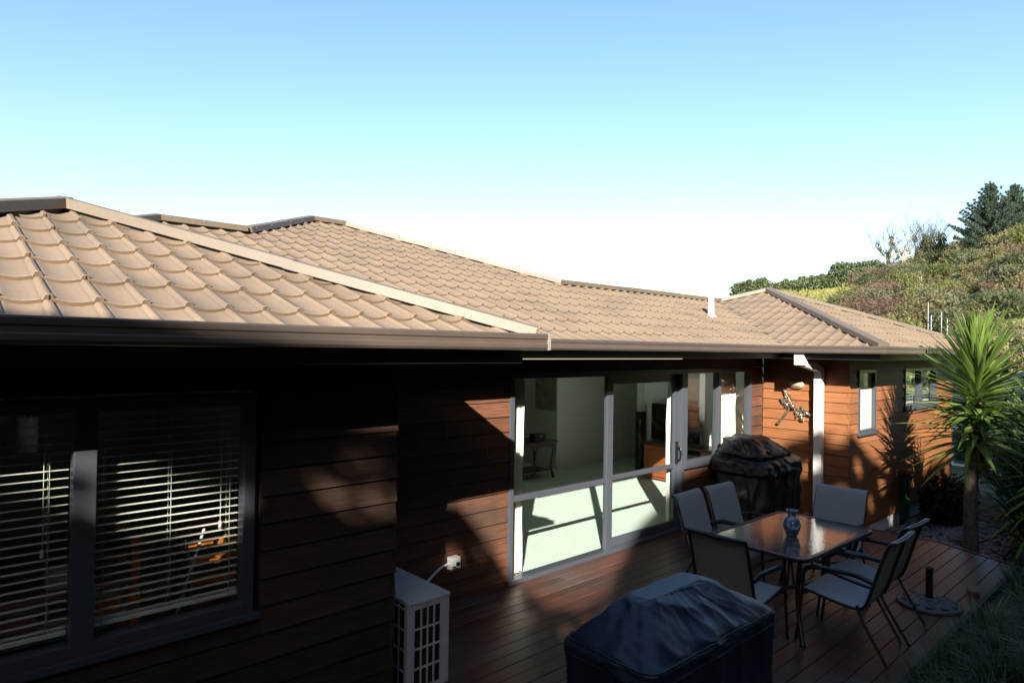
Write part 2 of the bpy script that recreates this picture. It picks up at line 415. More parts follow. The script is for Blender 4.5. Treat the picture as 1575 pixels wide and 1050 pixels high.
# back slopes (away from the photograph) as sheets
def sheet(pts): ub.face(pts)
zD, zW, zB, zC, zR = zr(q)-.055, zr(tw)-.055, zr(YB-YGM)-.055, zr(YC-YGM)-.055, zr(6.715-YGM)-.055
z0 = ZGT-ZRO-.05
sheet([(15.44,YGD,z0), (aD[0],aD[1],zD), (15.44, 9.2, z0)])
sheet([(aD[0],aD[1],zD), (XV,6.715,zR), (XV,9.2,z0), (15.44,9.2,z0)])
sheet([(XHE,6.715,zR), (XV,6.715,zR), (XV,9.2,z0), (XHE,9.2,z0)])
sheet([(XC1,YC,zC), (XHE,6.715,zR), (XHE,9.2,z0), (XC1+4.8,13.8,z0)])
sheet([(XC0,YC,zC), (XC1,YC,zC), (XC1+4.8,13.8,z0), (-.5,13.8,z0)])
sheet([(XC0,YC,zC), (XN,YB,zB), (-.5,10,z0), (-.5,13.8,z0)])
sheet([(XB,YB,zB), (XN,YB,zB), (-.5,10.9,z0), (-1.5,10.9,z0)])
sheet([(XB,YB,zB), (-1.5,10.9,z0), (-1.6,4.2,z0)])
sheet([(2*aW[0]-XGW,YGW,z0), (aW[0],aW[1],zW), (aW[0],YGM+tw,zW), (2*aW[0]-XGW,YGM+tw,z0)])
roof = ub.build('roof', M_valley, house)
TW, TL = .1787, .338
KS = 1.0
UF = [0,.065,.11,.15,.22,.34,.5,.66,.78,.85,.89,.935,1]
def tprof(u):
    if u > .5: u = 1-u
    if u < .11: return .012-.0145*(0 if u < .065 else (u-.065)/.045)
    if u < .15: return -.0025+.0015*(u-.11)/.04
    return -.001-.0115*math.sin(PI/2*(u-.15)/.35)**.85
def tile_mb(M):
    mb = MB()
    def pt(u, v, wz): return tuple(M @ Vector((u*TW, v, wz)))
    lift = .019
    top = lambda u, v: tprof(u)+lift*(1-v/TL)
    k = lambda u: .007*(1 if min(u,1-u) < .07 else 0)
    r0 = [pt(u, .006, tprof(u)-.012) for u in UF]
    r1 = [pt(u, .001, top(u,0)+k(u)-.003) for u in UF]
    r1b = [pt(u, .005, top(u,0)+k(u)) for u in UF]
    r2 = [pt(u, .04, top(u,.04)) for u in UF]
    r3 = [pt(u, TL+.008, top(u,TL+.008)) for u in UF]
    mb.grid([r0, r1], True); mb.grid([r1, r1b], True); mb.grid([r1b, r2, r3], True)
    return mb
full_tile = tile_mb(Matrix.Identity(4)).mesh('roof_tile', M_tile)
tiles = []   # (distance, matrix, clip polygon or None)
for pl in PLANES:
    (ox, oy), e, up, polys, tagp = pl
    E3 = Vector((e[0], e[1], 0)); U3 = Vector((up[0]*math.cos(PIT), up[1]*math.cos(PIT), math.sin(PIT))); N3 = E3.cross(U3)
    if N3.z < 0: E3 = -E3; N3 = -N3
    for poly in polys:
        a = [p[0]*E3.x+p[1]*E3.y for p in poly]; jr = random.Random(len(tiles)); ks = 1.0 if pl is PLANES[0] else 1.066; TWk, TLk = TW*ks, TL*ks
        h = [((p[0]-ox)*up[0]+(p[1]-oy)*up[1])/math.cos(PIT) for p in poly]
        cen = (sum(p[0] for p in poly)/len(poly), sum(p[1] for p in poly)/len(poly))
        def inside(x, y, poly=poly, cen=cen):
            m = 1e9
            for p, qn in zip(poly, poly[1:]+poly[:1]):
                d = Vector((qn[0]-p[0], qn[1]-p[1])).normalized(); n = Vector((-d.y, d.x))
                if (cen[0]-p[0])*n.x+(cen[1]-p[1])*n.y < 0: n = -n
                m = min(m, (x-p[0])*n.x+(y-p[1])*n.y)
            return m
        off = .41-TWk*4
        for i in range(math.floor((min(a)-off)/TWk)-1, math.ceil((max(a)-off)/TWk)+1):
            for j in range(0, math.ceil((max(h)+.135)/TLk)+1):
                u = off+i*TWk; v = .004+(.036 if ks > 1 else 0)+(j-1)*TLk
                base = Vector((ox*(1-abs(e[0])), oy*(1-abs(e[1])), ZGT-ZRO))+E3*u+U3*v
                M = Matrix.Translation(base) @ Matrix(((E3.x,U3.x,N3.x,0),(E3.y,U3.y,N3.y,0),(E3.z,U3.z,N3.z,0),(0,0,0,1))) @ Matrix.Diagonal((ks,ks,1,1))
                M = M @ Matrix.Translation((0, jr.uniform(-.002,.002), jr.uniform(-.0012,.0012))) @ Matrix.Rotation(jr.uniform(-.006,.006),4,'Z')
                ds = []
                for cu, cv in ((0,0),(TW,0),(TW,TL),(0,TL)):
                    c = M @ Vector((cu,cv,0)); ds.append(inside(c.x, c.y))
                if max(ds) < -.0 : continue
                c = M @ Vector((TW/2, TL/2, 0))
                dist = (c-Vector((0,0,CAMZ))).length
                rel = c-Vector((0,0,CAMZ)); fx = rel.dot(F); vis = fx > .3 and abs(rel.dot(R1)/fx) < .80 and tagp == 'near'
                tiles.append((dist if vis else dist+100, M, None if min(ds) > .05 else (poly, cen)))
tiles.sort(key=lambda t: t[0])
def clipped(M, pc):
    poly, cen = pc
    me = tile_mb(M)
    bm = bmesh.new(); vs = [bm.verts.new(p) for p in me.v]
    for f in me.f:
        fc = bm.faces.new([vs[i] for i in f]); fc.smooth = True
    for p, qn in zip(poly, poly[1:]+poly[:1]):
        d = Vector((qn[0]-p[0], qn[1]-p[1], 0)).normalized(); n = Vector((-d.y, d.x, 0))
        if (cen[0]-p[0])*n.x+(cen[1]-p[1])*n.y < 0: n = -n
        co = Vector((p[0], p[1], 0))
        ev = abs(p[1]-qn[1]) < .001 and p[1] in (YGW,YGM,YGD) or abs(p[0]-qn[0]) < .001 and p[0] in (XGW,XGD)
        bmesh.ops.bisect_plane(bm, geom=bm.verts[:]+bm.edges[:]+bm.faces[:], plane_co=co-n*(-.035 if ev else .006), plane_no=-n, clear_outer=True)
        if not bm.faces: break
        if ev:
            c0 = co+n*.035
            for ed in [e2 for e2 in bm.edges if all(abs((x.co-c0).dot(n)) < 1e-4 for x in e2.verts)]:
                a_, b_ = [x.co.copy() for x in ed.verts]
                q4 = [bm.verts.new(c4) for c4 in (a_, b_, b_-Vector((0,0,.05)), a_-Vector((0,0,.05)))]; bm.faces.new(q4)
    bm.verts.index_update()
    v = [tuple(x.co) for x in bm.verts]; f = [tuple(x.index for x in fc.verts) for fc in bm.faces]; bm.free()
    return v, f
rest = MB(); nt_ = 0
for dist, M, pc in tiles:
    if pc is None:
        if nt_ < 298: inst('roof_tile', full_tile, roof, M); nt_ += 1
        else:
            t = tile_mb(M); n = len(rest.v); rest.v += t.v; rest.f += [tuple(n+i for i in f) for f in t.f]; rest.sm += [True]*len(t.f)
    else:
        v, f = clipped(M, pc)
        if not f: continue
        if nt_ < 298:
            t = MB(); t.v, t.f, t.sm = v, f, [True]*len(f); t.build('roof_tile', M_tile, roof); nt_ += 1
        else:
            n = len(rest.v); rest.v += v; rest.f += [tuple(n+i for i in ff) for ff in f]; rest.sm += [True]*len(f)
rest.build('tile_field', M_tile, roof, kind='stuff')
# hip and ridge caps
def cap(p, qn, zp, zq, name='hip_cap', wdt=.080, seg=1.35, dz=.054, lip=.036):
    a = Vector((p[0],p[1],zp+dz)); b = Vector((qn[0],qn[1],zq+dz)); d = (b-a); L = d.length; d.normalize()
    s = Vector((d.y,-d.x,0)).normalized(); n = s.cross(d)
    if n.z < 0: n = -n
    prof = [(-wdt,-lip-.012), (-wdt+.002,-lip), (-.070,.014), (-.062,.019), (0,.026), (.062,.019), (.070,.014), (wdt-.002,-lip), (wdt,-lip-.012)]
    bt = MB(); bt.grid([[a+d*t+s*o+n*z for o, z in ((-.045,-.13),(-.045,-.012),(.045,-.012),(.045,-.13))] for t in (.02, L-.02)], False); bt.build('cap_batten', M_valley, roof)
    k = max(1, round(L/seg))
    for i in range(k):
        t0, t1 = L*i/k, L*(i+1)/k+(.05 if i < k-1 else 0)
        h = .004*(i % 2)
        mb = MB(); rows = [[a+d*t+s*o+n*(z+h) for o, z in prof] for t in (t0, t1)]
        mb.grid(rows, False); mb.face(rows[0]); mb.face(rows[1][::-1]); mb.build(name, M_cap, roof)
        sc = MB()
        for t in (t0+.12, (t0+t1)/2):
            c = a+d*t+s*.074-n*.006
            sc.lathe([(.009,0),(.009,.006),(0,.008)], c, 8)
        if dist < 1e9 and t0 < 6: sc.build('cap_screw', M_strip, roof)
zE = ZGT-ZRO
cap((XGW-.06,YGW+.06), aW, zE+.06*TP, zr(tw)); cap((2*aW[0]-XGW,YGW), aW, zE, zr(tw))
cap(aW, (aW[0],YGM+tw), zr(tw), zr(tw), 'ridge_cap')
cap((-1.49,YGM), (XB,YB), zE, zr(YB-YGM)); cap((XB,YB), (XN,YB), zr(YB-YGM), zr(YB-YGM), 'ridge_cap')
cap((XN,YB), (XC0,YC), zr(YB-YGM), zr(YC-YGM)); cap((XC0,YC), (XC1,YC), zr(YC-YGM), zr(YC-YGM), 'ridge_cap')
cap((XHE,6.715), (XC1,YC), zr(6.715-YGM), zr(YC-YGM)); cap((XHE,6.715), (XV,6.715), zr(6.715-YGM), zr(6.715-YGM), 'ridge_cap')
cap((XV,6.715), aD, zr(6.715-YGM), zr(q)); cap((XGD+.06,YGD+.06), aD, zE+.06*TP, zr(q)); cap((XGD+2*q,YGD), aD, zE, zr(q))
mb = MB(); a = Vector((XGD+.02,YGM+.02,zE+.01)); b = Vector((XV,6.715,zr(6.715-YGM)+.01)); s = Vector((1,-1,0)).normalized()*.055
mb.face([a-s, a+s, b+s, b-s]); mb.box(0,0,0,0,0,0) if False else None
mb.build('valley_flashing', M_valley, roof)
mb = MB(); mb.lathe([(.09,-.03),(.075,-.005),(.05,.02),(.046,.30),(.046,.46),(.040,.47),(0,.47)], (9.60,5.64,3.0), 16); mb.build('vent_pipe', M_white, house)

# ---- downpipe
def boxpath(mb, pts, hx):
    P = [Vector(p) for p in pts]
    for a, b in zip(P, P[1:]):
        d = (b-a).normalized(); s = d.cross(Vector((0,1,0))).normalized(); t = s.cross(d).normalized()
        rows = [[c+s*x+t*y for x, y in ((-hx,-hx),(hx,-hx),(hx,hx),(-hx,hx))] for c in (a-d*.0, b+d*.0)]
        mb.grid(rows, False, True); mb.face(rows[0]); mb.face(rows[1])
mb = MB(); mb.bbox(9.28, 3.99, 2.235, 9.42, 4.13, 2.405, .006)
boxpath(mb, [(9.40,4.05,2.26),(9.83,4.0,2.17)], .045)
mb.bbox(9.775, 3.945, 0.01, 9.885, 4.055, 2.205, .006)
dp = mb.build('downpipe', M_white, house)
# ---- windows
def win(P, u0, u1, z0, z1, mulls, rails=(), fw=.055, glass=M_glass, parent=house, d0=-.07, d1=.034, gl=-.02, sill=True, lab=None):
    def bx(mb, a, b, p, q2, o0, o1, bev=.004):
        A = P(a,p,o0); B = P(b,q2,o1)
        mb.bbox(*[min(A[i],B[i]) for i in range(3)], *[max(A[i],B[i]) for i in range(3)], bev)
    mb = MB()
    wn = None
    bx(mb, u0, u1, z1-fw, z1, d0, d1); bx(mb, u0, u1, z0, z0+fw, d0, d1)
    bx(mb, u0, u0+fw, z0+fw-.002, z1-fw+.002, d0, d1-.002); bx(mb, u1-fw, u1, z0+fw-.002, z1-fw+.002, d0, d1-.002)
    wn = mb.build('window', M_frame, parent)
    for c, wd in mulls:
        mb = MB(); bx(mb, c-wd/2, c+wd/2, z0+fw-.002, z1-fw+.002, d0, d1-.004); mb.build('mullion', M_frame, wn)
    for a, b, z, ht in rails:
        mb = MB(); bx(mb, a, b, z-ht/2, z+ht/2, d0+.01, d1-.008); mb.build('rail', M_frame, wn)
    cs = [u0+fw]+[c for c, _ in mulls]+[u1-fw]
    for a, b in zip(cs, cs[1:]):
        mb = MB(); mb.face([P(a,z0+fw,gl), P(b,z0+fw,gl), P(b,z1-fw,gl), P(a,z1-fw,gl)]); mb.build('pane', glass, wn)
    if sill:
        mb = MB(); bx(mb, u0-.03, u1+.03, z0-.035, z0+.004, d0, d1+.03); mb.build('sill', M_frame, wn)
    return wn
wW = win(Py(YW), -.62, 1.415, .945, 2.15, [(.615,.095)], fw=.06, d1=.018)
# inner sash trims of the near window
P_ = Py(YW)
wD1 = win(Py(YD), 10.24, 10.94, 1.23, 2.17, [], fw=.05, glass=M_frost)
wD2 = win(Py(YD), 12.30, 14.10, 1.49, 2.17, [(13.2,.10)], fw=.05)
# sliding door
P_ = Py(YM)
sl = MB()
def bxs(mb, a, b, p, q2, o0, o1, bev=.004):
    A = P_(a,p,o0); B = P_(b,q2,o1); mb.bbox(*[min(A[i],B[i]) for i in range(3)], *[max(A[i],B[i]) for i in range(3)], bev)
bxs(sl, 4.50, 7.70, 2.10, 2.17, -.10, .036); bxs(sl, 4.50, 7.70, 0.0, .045, -.10, .036)
bxs(sl, 4.50, 4.56, .044, 2.102, -.10, .034); bxs(sl, 7.63, 7.70, .044, 2.102, -.10, .034)
door = sl.build('sliding_door', M_frame, house)
mb = MB(); bxs(mb, 6.06, 6.17, .043, 2.102, -.03, .026); mb.build('mullion', M_frame, door)
mb = MB(); bxs(mb, 4.558, 6.062, .84, .90, -.03, .020); mb.build('rail', M_frame, door)
for a, b in ((4.555, 6.07),):
    mb = MB(); mb.face([P_(a,.04,.0), P_(b,.04,.0), P_(b,2.11,.0), P_(a,2.11,.0)]); mb.build('pane', M_glass, door)
mb = MB()
bxs(mb, 6.14, 6.20, .045, 2.06, -.085, -.045); bxs(mb, 7.555, 7.632, .045, 2.10, -.085, -.035)
bxs(mb, 6.19, 7.56, .045, .14, -.085, -.045); bxs(mb, 6.19, 7.56, 2.0, 2.10, -.085, -.045); bxs(mb, 6.19, 7.56, .84, .90, -.085, -.045)
sash = mb.build('door_sash', M_frame, door)
mb = MB(); mb.face([P_(6.19,.13,-.065), P_(7.56,.13,-.065), P_(7.56,2.01,-.065), P_(6.19,2.01,-.065)]); mb.build('pane', M_glass, door)
mb = MB(); mb.tube([(7.60,YM+.03,.95),(7.60,YM-.03,.97),(7.60,YM-.035,1.1),(7.60,YM+.03,1.13)], .011, 8, 3); mb.bbox(7.57,YM+.02,.9,7.63,YM+.034,1.2,.004); mb.build('handle', M_black, door)
wM = win(Py(YM), 7.704, 9.55, .86, 2.17, [(8.61,.075)], fw=.06)

# ---- rooms behind the glass (parts of the house)
mb = MB(); mb.face([(2.6,YM+.1,0.0),(14,YM+.1,0.0),(14,12.1,0.0),(2.6,12.1,0.0)]); tag(mb.build('carpet', M_carpet), kind='structure')
mb = MB()
mb.face([(9.6,9.05,0),(14,9.05,0),(14,9.05,2.4),(9.6,9.05,2.4)])
mb.box(10.75, YM+.11, 0, 10.87, 7.82, 2.4)
mb.build('interior_wall', M_plaster, house)
mb = MB()
mb.face([(9.6,9.05,0),(9.6,12.1,0),(9.6,12.1,2.4),(9.6,9.05,2.4)]); mb.face([(2.6,12.1,0),(9.6,12.1,0),(9.6,12.1,2.4),(2.6,12.1,2.4)])
mb.face([(2.6,YM+.1,0),(2.6,12.1,0),(2.6,12.1,2.4),(2.6,YM+.1,2.4)]); mb.face([(14,YM+.1,0),(14,9.05,0),(14,9.05,2.4),(14,YM+.1,2.4)])
mb.build('interior_wall', M_plaster2, house)
mb = MB(); mb.face([(2.6,YM+.1,2.4),(14,YM+.1,2.4),(14,12.1,2.4),(2.6,12.1,2.4)]); mb.build('ceiling', M_ceil, house)
mb = MB(); mb.box(10.70,7.76,0,10.75,7.90,2.1); mb.box(10.73,YM+.12,0,10.749,7.75,.09); mb.box(9.65,9.03,0,13.9,9.048,.09); mb.build('skirting', M_white, house)
mb = MB(); mb.box(-3.4,YW+.102,-.02,2.2,8.3,0); mb.box(-3.4,8.3,0,2.2,8.4,2.4); mb.box(2.1,YW+.102,0,2.2,8.3,2.4); mb.box(-3.5,YW+.102,0,-3.4,8.3,2.4); mb.box(-3.4,YW+.102,2.4,2.2,8.4,2.41)
mb.build('interior_wall', M_darkroom, house)
mb = MB(); mb.box(10.0,YD+.101,.0,15.1,YD+3,.01); mb.box(10.0,YD+1.2,0,10.72,YD+1.25,2.3); mb.box(11.2,YD+3,0,15.1,YD+3.1,2.3); mb.build('interior_wall', M_plaster, house)
mb = MB(); mb.box(10.2,YD+.16,1.2,10.98,YD+.165,2.2); mb.build('window_sheer', M_curtain, house)
# ------------------------------------------------------------------ furniture inside
def curtain(name, label, x0, x1, y, z0, z1, seed, amp=.04, folds=7):
    mb = MB(); n = folds*8; rows = []
    for k in range(13):
        z = z0+(z1-z0)*k/12; g = 1-.25*math.sin(PI*k/12*.9)
        rows.append([(x0+(x1-x0)*(i/n)+.008*math.sin(i*.9+k*.4+seed), y+amp*g*math.sin(i/n*folds*2*PI+.5*math.sin(k*.5+seed)+seed)+.01*fbm(i*.3+k*.6, seed), z) for i in range(n+1)])
    mb.grid(rows, True)
    o = mb.build(name, M_curtain); tag(o, label, 'curtain', 'curtains behind the living room glass')
    b = MB(); b.tube([(x0-.05,y,z1+.01),(x1+.05,y,z1+.01)], .012, 8); b.build('curtain_rod', M_darkwood, o)
    return o
curtain('curtain', 'gathered cream curtain hanging behind the left edge of the sliding door', 4.60, 4.86, YM+.17, .04, 2.1, 1., .05, 5)
curtain('curtain', 'narrow white curtain hanging at the door handle end of the slider', 7.60, 7.72, YM+.17, .04, 2.1, 2., .03, 3)
curtain('curtain', 'cream patterned curtain behind the window above the covered barbecue', 8.80, 9.46, YM+.20, .85, 2.1, 3., .045, 9)

c = thing('television_cabinet', 'red brown wooden television cabinet with panel door and open shelf', 'cabinet', (10.2,5.55,0))
mb = MB(); mb.bbox(-.02,-.03,.66,.47,1.85,.70,.006); mb.build('cabinet_top', M_darkwood, c)
mb = MB(); mb.box(0,0,.03,.44,.03,.66); mb.box(0,1.78,.03,.44,1.81,.66); mb.box(.42,.03,.03,.44,1.78,.66); mb.box(.005,.03,.03,.42,1.78,.07); mb.box(.01,.6,.07,.42,.62,.66); mb.box(.01,1.18,.07,.42,1.20,.66); mb.build('carcass', M_wood, c)
for z in (.28,.47):
    mb = MB(); mb.box(.02,.62,z,.42,1.18,z+.02); mb.build('shelf', M_wood, c)
for a, b in ((1.20,1.79),(.03,.60)):
    mb = MB(); mb.bbox(-.018,a,.08,.004,b,.65,.004); d = mb.build('door', M_wood, c)
    mb = MB(); mb.bbox(-.026,a+.1,.16,-.017,b-.1,.57,.004); mb.build('door_panel', M_wood, d)
    mb = MB(); mb.lathe([(0,.014),(.012,.01),(.006,0)], (-.03,a+.05,.37), 8); mb.build('knob', M_silver, d)
for z in (.08,):
    for a in (.63,.91):
        mb = MB(); mb.bbox(-.018,a,z,.004,a+.27,z+.19,.004); d = mb.build('drawer', M_wood, c)
        mb = MB(); mb.lathe([(.004,0),(.014,.01),(0,.016)], (-.028,a+.13,z+.09), 8); mb.build('knob', M_white, d)
t = thing('television', 'black flat television mounted above the red brown cabinet', 'television', (10.62,6.97,1.04))
mb = MB(); mb.bbox(-.02,-.56,-.35,.05,.52,.35,.008); mb.build('casing', M_black, t)
mb = MB(); mb.box(-.024,-.52,-.31,-.0205,.48,.31); mb.build('screen', M_screen, t)
mb = MB(); mb.box(.0,-.2,-.36,.04,.2,-.348); mb.tube([(.01,0,-.35),(.01,0,-.36)], .03, 8); mb.build('stand', M_black, t)
sp = thing('tower_speaker', 'slim black tower speaker standing left of the television cabinet', 'speaker', (10.5,7.66,0))
mb = MB(); mb.bbox(-.1,-.055,.0,.1,.055,1.22,.008); mb.build('casing', M_black, sp)
mb = MB(); mb.box(-.104,-.045,.1,-.1005,.045,1.15); mb.build('speaker_grille', M_screen, sp)
vd = thing('video_player', 'silver video player on the open shelf of the cabinet', 'video player', (10.26,6.2,.49))
mb = MB(); mb.bbox(0,-.03,0,.28,.5,.06,.004); mb.build('casing', M_galv, vd); mb = MB(); mb.box(-.003,.05,.02,-.0005,.35,.045); mb.build('display', M_black, vd)
fl = thing('flower_pot', 'small pot of pink and yellow flowers on the television cabinet', 'flower pot', (10.28,5.72,.70))
mb = MB(); mb.lathe([(0,0),(.05,0),(.07,.12),(.062,.12),(.045,.02)], n=14); mb.build('pot', M_pink, fl)
for k in range(7):
    mb = MB(); a = k*.9; p = (.05*math.cos(a), .06*math.sin(a), .19+.03*(k%3)); mb.tube([(0,0,.1),p], .004, 5); mb.build('stem', M_hose, fl)
    mb = MB(); mb.lathe([(0,-.012),(.026,-.004),(.032,.012),(.012,.022),(0,.02)], p, 9); mb.build('bloom', BUSHM['lime_leaf'] if k%2 else M_pink, fl)
st = thing('side_table', 'dark wooden side table with curved legs inside the living room', 'table', (8.45,8.75,0))
mb = MB(); mb.bbox(-.55,-.3,.66,.55,.3,.70,.01); mb.build('tabletop', M_darkwood, st)
mb = MB()
for k in range(13):
    x = -.5+k/12*1.0-.04
    mb.box(x,-.27,.54+.05*abs(math.sin(k/12*2*PI)),x+.085,-.25,.66)
mb.build('apron', M_darkwood, st)
for a in (-.47,.47):
    for b in (-.24,.24):
        mb = MB(); mb.tube([(a,b,.66),(a*1.06,b*1.06,.52),(a*.94,b*.94,.22),(a*1.04,b*1.04,0)], [.035,.04,.022,.028], 8, 3); mb.build('leg', M_darkwood, st)
mb = MB(); mb.bbox(-.45,-.22,.14,.45,.22,.16,.004); mb.build('shelf', M_darkwood, st)
lp = thing('table_lamp', 'pale table lamp with drum shade on the dark side table', 'lamp', (8.05,8.72,.70))
mb = MB(); mb.lathe([(0,0),(.09,0),(.09,.02),(.03,.05),(.05,.15),(.05,.25),(.015,.32),(.015,.42)], n=16); mb.build('lamp_base', M_white, lp)
mb = MB(); mb.lathe([(.20,.12),(.17,.62)], n=20); mb.build('lamp_shade', M_shade, lp)
bx_ = thing('trinket_box', 'small dark box with a silver clasp on the side table', 'box', (8.62,8.62,.70))
mb = MB(); mb.bbox(-.14,-.08,0,.14,.08,.10,.006); mb.build('box_body', M_black, bx_); mb = MB(); mb.bbox(-.145,-.085,.101,.145,.085,.135,.006); mb.build('lid', M_darkwood, bx_); mb = MB(); mb.box(-.03,-.09,.07,.03,-.082,.12); mb.build('clasp', M_silver, bx_)
pc = thing('framed_picture', 'large mottled abstract picture on the pale green wall', 'picture', (9.6,9.36,1.6))
mb = MB(); mb.bbox(-.03,-.30,-.44,-.002,.30,.7,.004); mb.build('canvas', M_art, pc)
mb = MB()
for s in (-1,1): mb.box(-.035,s*.315-.012,-.45,-.004,s*.315+.012,.71)
mb.build('picture_frame', M_shade, pc)

# ---- blinds
slat = MB()
slat.grid([[(x, -.024+.048*k/4, .004*math.sin(PI*k/4)+.004-.0035*k) for k in range(5)] for x in (0, 1)], True)
def blind(x0, x1, y, z0, z1, label, sp=.0415, cordn=3, group='venetian blinds inside the near window'):
    b = thing('venetian_blind', label, 'blind', (x0, y, z0), group=group)
    L = x1-x0
    mb = MB(); mb.bbox(0,-.028,z1-z0-.04,L,.028,z1-z0,.004); mb.build('head_rail', M_slat, b)
    me = slat.mesh('slat', M_slat); n = int((z1-z0-.06)/sp)
    for k in range(n):
        o = inst('slat', me, b, Matrix.Translation((0,0,.035+k*sp)) @ Matrix.Rotation(rng.uniform(-.02,.02)+.2,4,'X') @ Matrix.Rotation(rng.uniform(-.0015,.0015),4,'Y') @ Matrix.Scale(L,4,(1,0,0)))
    mb = MB(); mb.bbox(0,-.026,0,L,.026,.022,.004); mb.build('bottom_rail', M_slat, b)
    for k in range(cordn):
        x = L*(.07+.86*k/(cordn-1))
        for s in (-.026,.026):
            mb = MB(); mb.tube([(x,s,.01),(x,s,z1-z0-.03)], .0016, 5); mb.build('ladder_cord', M_cord, b)
    mb = MB(); mb.tube([(L-.10,-.035,z1-z0-.02),(L-.10,-.035,.42)], .002, 5); mb.lathe([(0,.0),(.008,.005),(.010,-.035),(0,-.04)], (L-.10,-.035,.42), 8); mb.build('pull_cord', M_cord, b)
    return b
blind(-.53, .565, YW+.105, 1.03, 2.16, 'cream slatted blind in the left pane beside the grey mullion')
blind(.665, 1.36, YW+.105, 1.03, 2.16, 'cream slatted blind with pull cord in the right pane of near window')
blind(12.36, 13.14, YD+.11, 1.55, 2.11, 'small white blind in far bathroom window, left sash', .05, 2, 'blinds in the far window')
blind(13.26, 14.04, YD+.11, 1.55, 2.11, 'small white blind in far window half hidden by yucca', .05, 2, 'blinds in the far window')
# ---- room behind the blinds
kb = thing('kitchen_bench', 'white kitchen bench with pale top behind the left blind', 'bench', (-.95,6.3,0))
mb = MB(); mb.bbox(-1.2,-.3,.86,1.15,.35,.92,.01); mb.build('benchtop', M_ceil, kb)
for k in range(4):
    mb = MB(); mb.bbox(-1.16+k*.57,-.26,.1,-1.16+k*.57+.55,-.24,.85,.004); d = mb.build('cupboard_door', M_white, kb); mb = MB(); mb.box(-1.16+k*.57+.47,-.272,.6,-1.16+k*.57+.49,-.26,.75); mb.build('handle', M_galv, d)
mb = MB(); mb.box(-1.17,-.238,.0,1.12,.34,.86); mb.build('carcass', M_white, kb)
rh = thing('range_hood', 'white sloped range hood above the kitchen bench', 'range hood', (-.9,7.7,1.7))
mb = MB(); mb.grid([[(-.9,-.45,0),(.9,-.45,0),(.9,.3,0),(-.9,.3,0)],[(-.9,-.45,.06),(.9,-.45,.06),(.9,.3,.06),(-.9,.3,.06)],[(-.4,.0,.4),(.4,.0,.4),(.4,.3,.4),(-.4,.3,.4)]], False, True); mb.build('hood', M_white, rh)
mb = MB(); mb.box(-.2,.05,.4,.2,.3,.68); mb.build('flue', M_galv, rh)
pt = thing('paper_towel_roll', 'white paper towel roll hanging from a wire hook', 'towel roll', (.55,5.1,1.72))
mb = MB(); mb.lathe([(.018,0),(.055,0),(.055,.22),(.018,.22)], n=16); mb.build('roll', M_white, pt); mb = MB(); mb.tube([(0,0,.22),(.02,0,.28),(-.02,0,.34),(0,0,.67)], .006, 6, 3); mb.build('hook', M_black, pt)
ts = thing('toy_ladder', 'orange toy ladder stand with white braces behind the blind', 'toy', (1.55,4.75,0))
for s in (-.17,.17):
    mb = MB(); mb.tube([(s,-.25,0),(s,.0,1.45)], .018, 6); mb.build('leg', M_black, ts); mb = MB(); mb.tube([(s,.3,0),(s,.0,1.45)], .018, 6); mb.build('leg', M_black, ts)
for k in range(9):
    z = .2+k*.12; mb = MB(); mb.bbox(-.17,-.26+.172*z,z,.17,-.20+.172*z,z+.045,.01); mb.build('rung', M_orange, ts)
mb = MB(); mb.tube([(-.3,-.2,.55),(-.1,-.2,1.2)], .01, 6); mb.build('brace', M_white, ts)
tb = thing('toy_shelf', 'toy shelf with orange posts and coloured boards behind the blind', 'shelf', (.65,4.95,0))
for a in (-.3,.45):
    for b in (-.15,.25):
        mb = MB(); mb.bbox(a-.03,b-.03,0,a+.03,b+.03,1.15,.008); mb.build('post', M_orange, tb)
for k in range(5):
    mb = MB(); mb.bbox(-.33,-.18,.2+k*.22,.48,.28,.22+k*.22,.006); mb.build('shelf', (M_pink, M_darkwood, M_white, M_pink, M_darkwood)[k], tb)
for k, (dx, mm, lb) in enumerate(((-.15, M_pink, 'pink toy box on the shelf behind the blind'), (.08, M_white, 'white toy box on the shelf behind the blind'), (.3, M_orange, 'orange toy box on the shelf behind the blind'))):
    tt = thing('toy_box', lb, 'toy box', (.65+dx,4.98,.66+.22*(k%2)))
    mb = MB(); mb.bbox(-.09,-.1,0.001,.09,.1,.12,.01); mb.build('box_body', mm, tt); mb = MB(); mb.bbox(-.095,-.105,.121,.095,.105,.14,.004); mb.build('lid', M_white, tt)

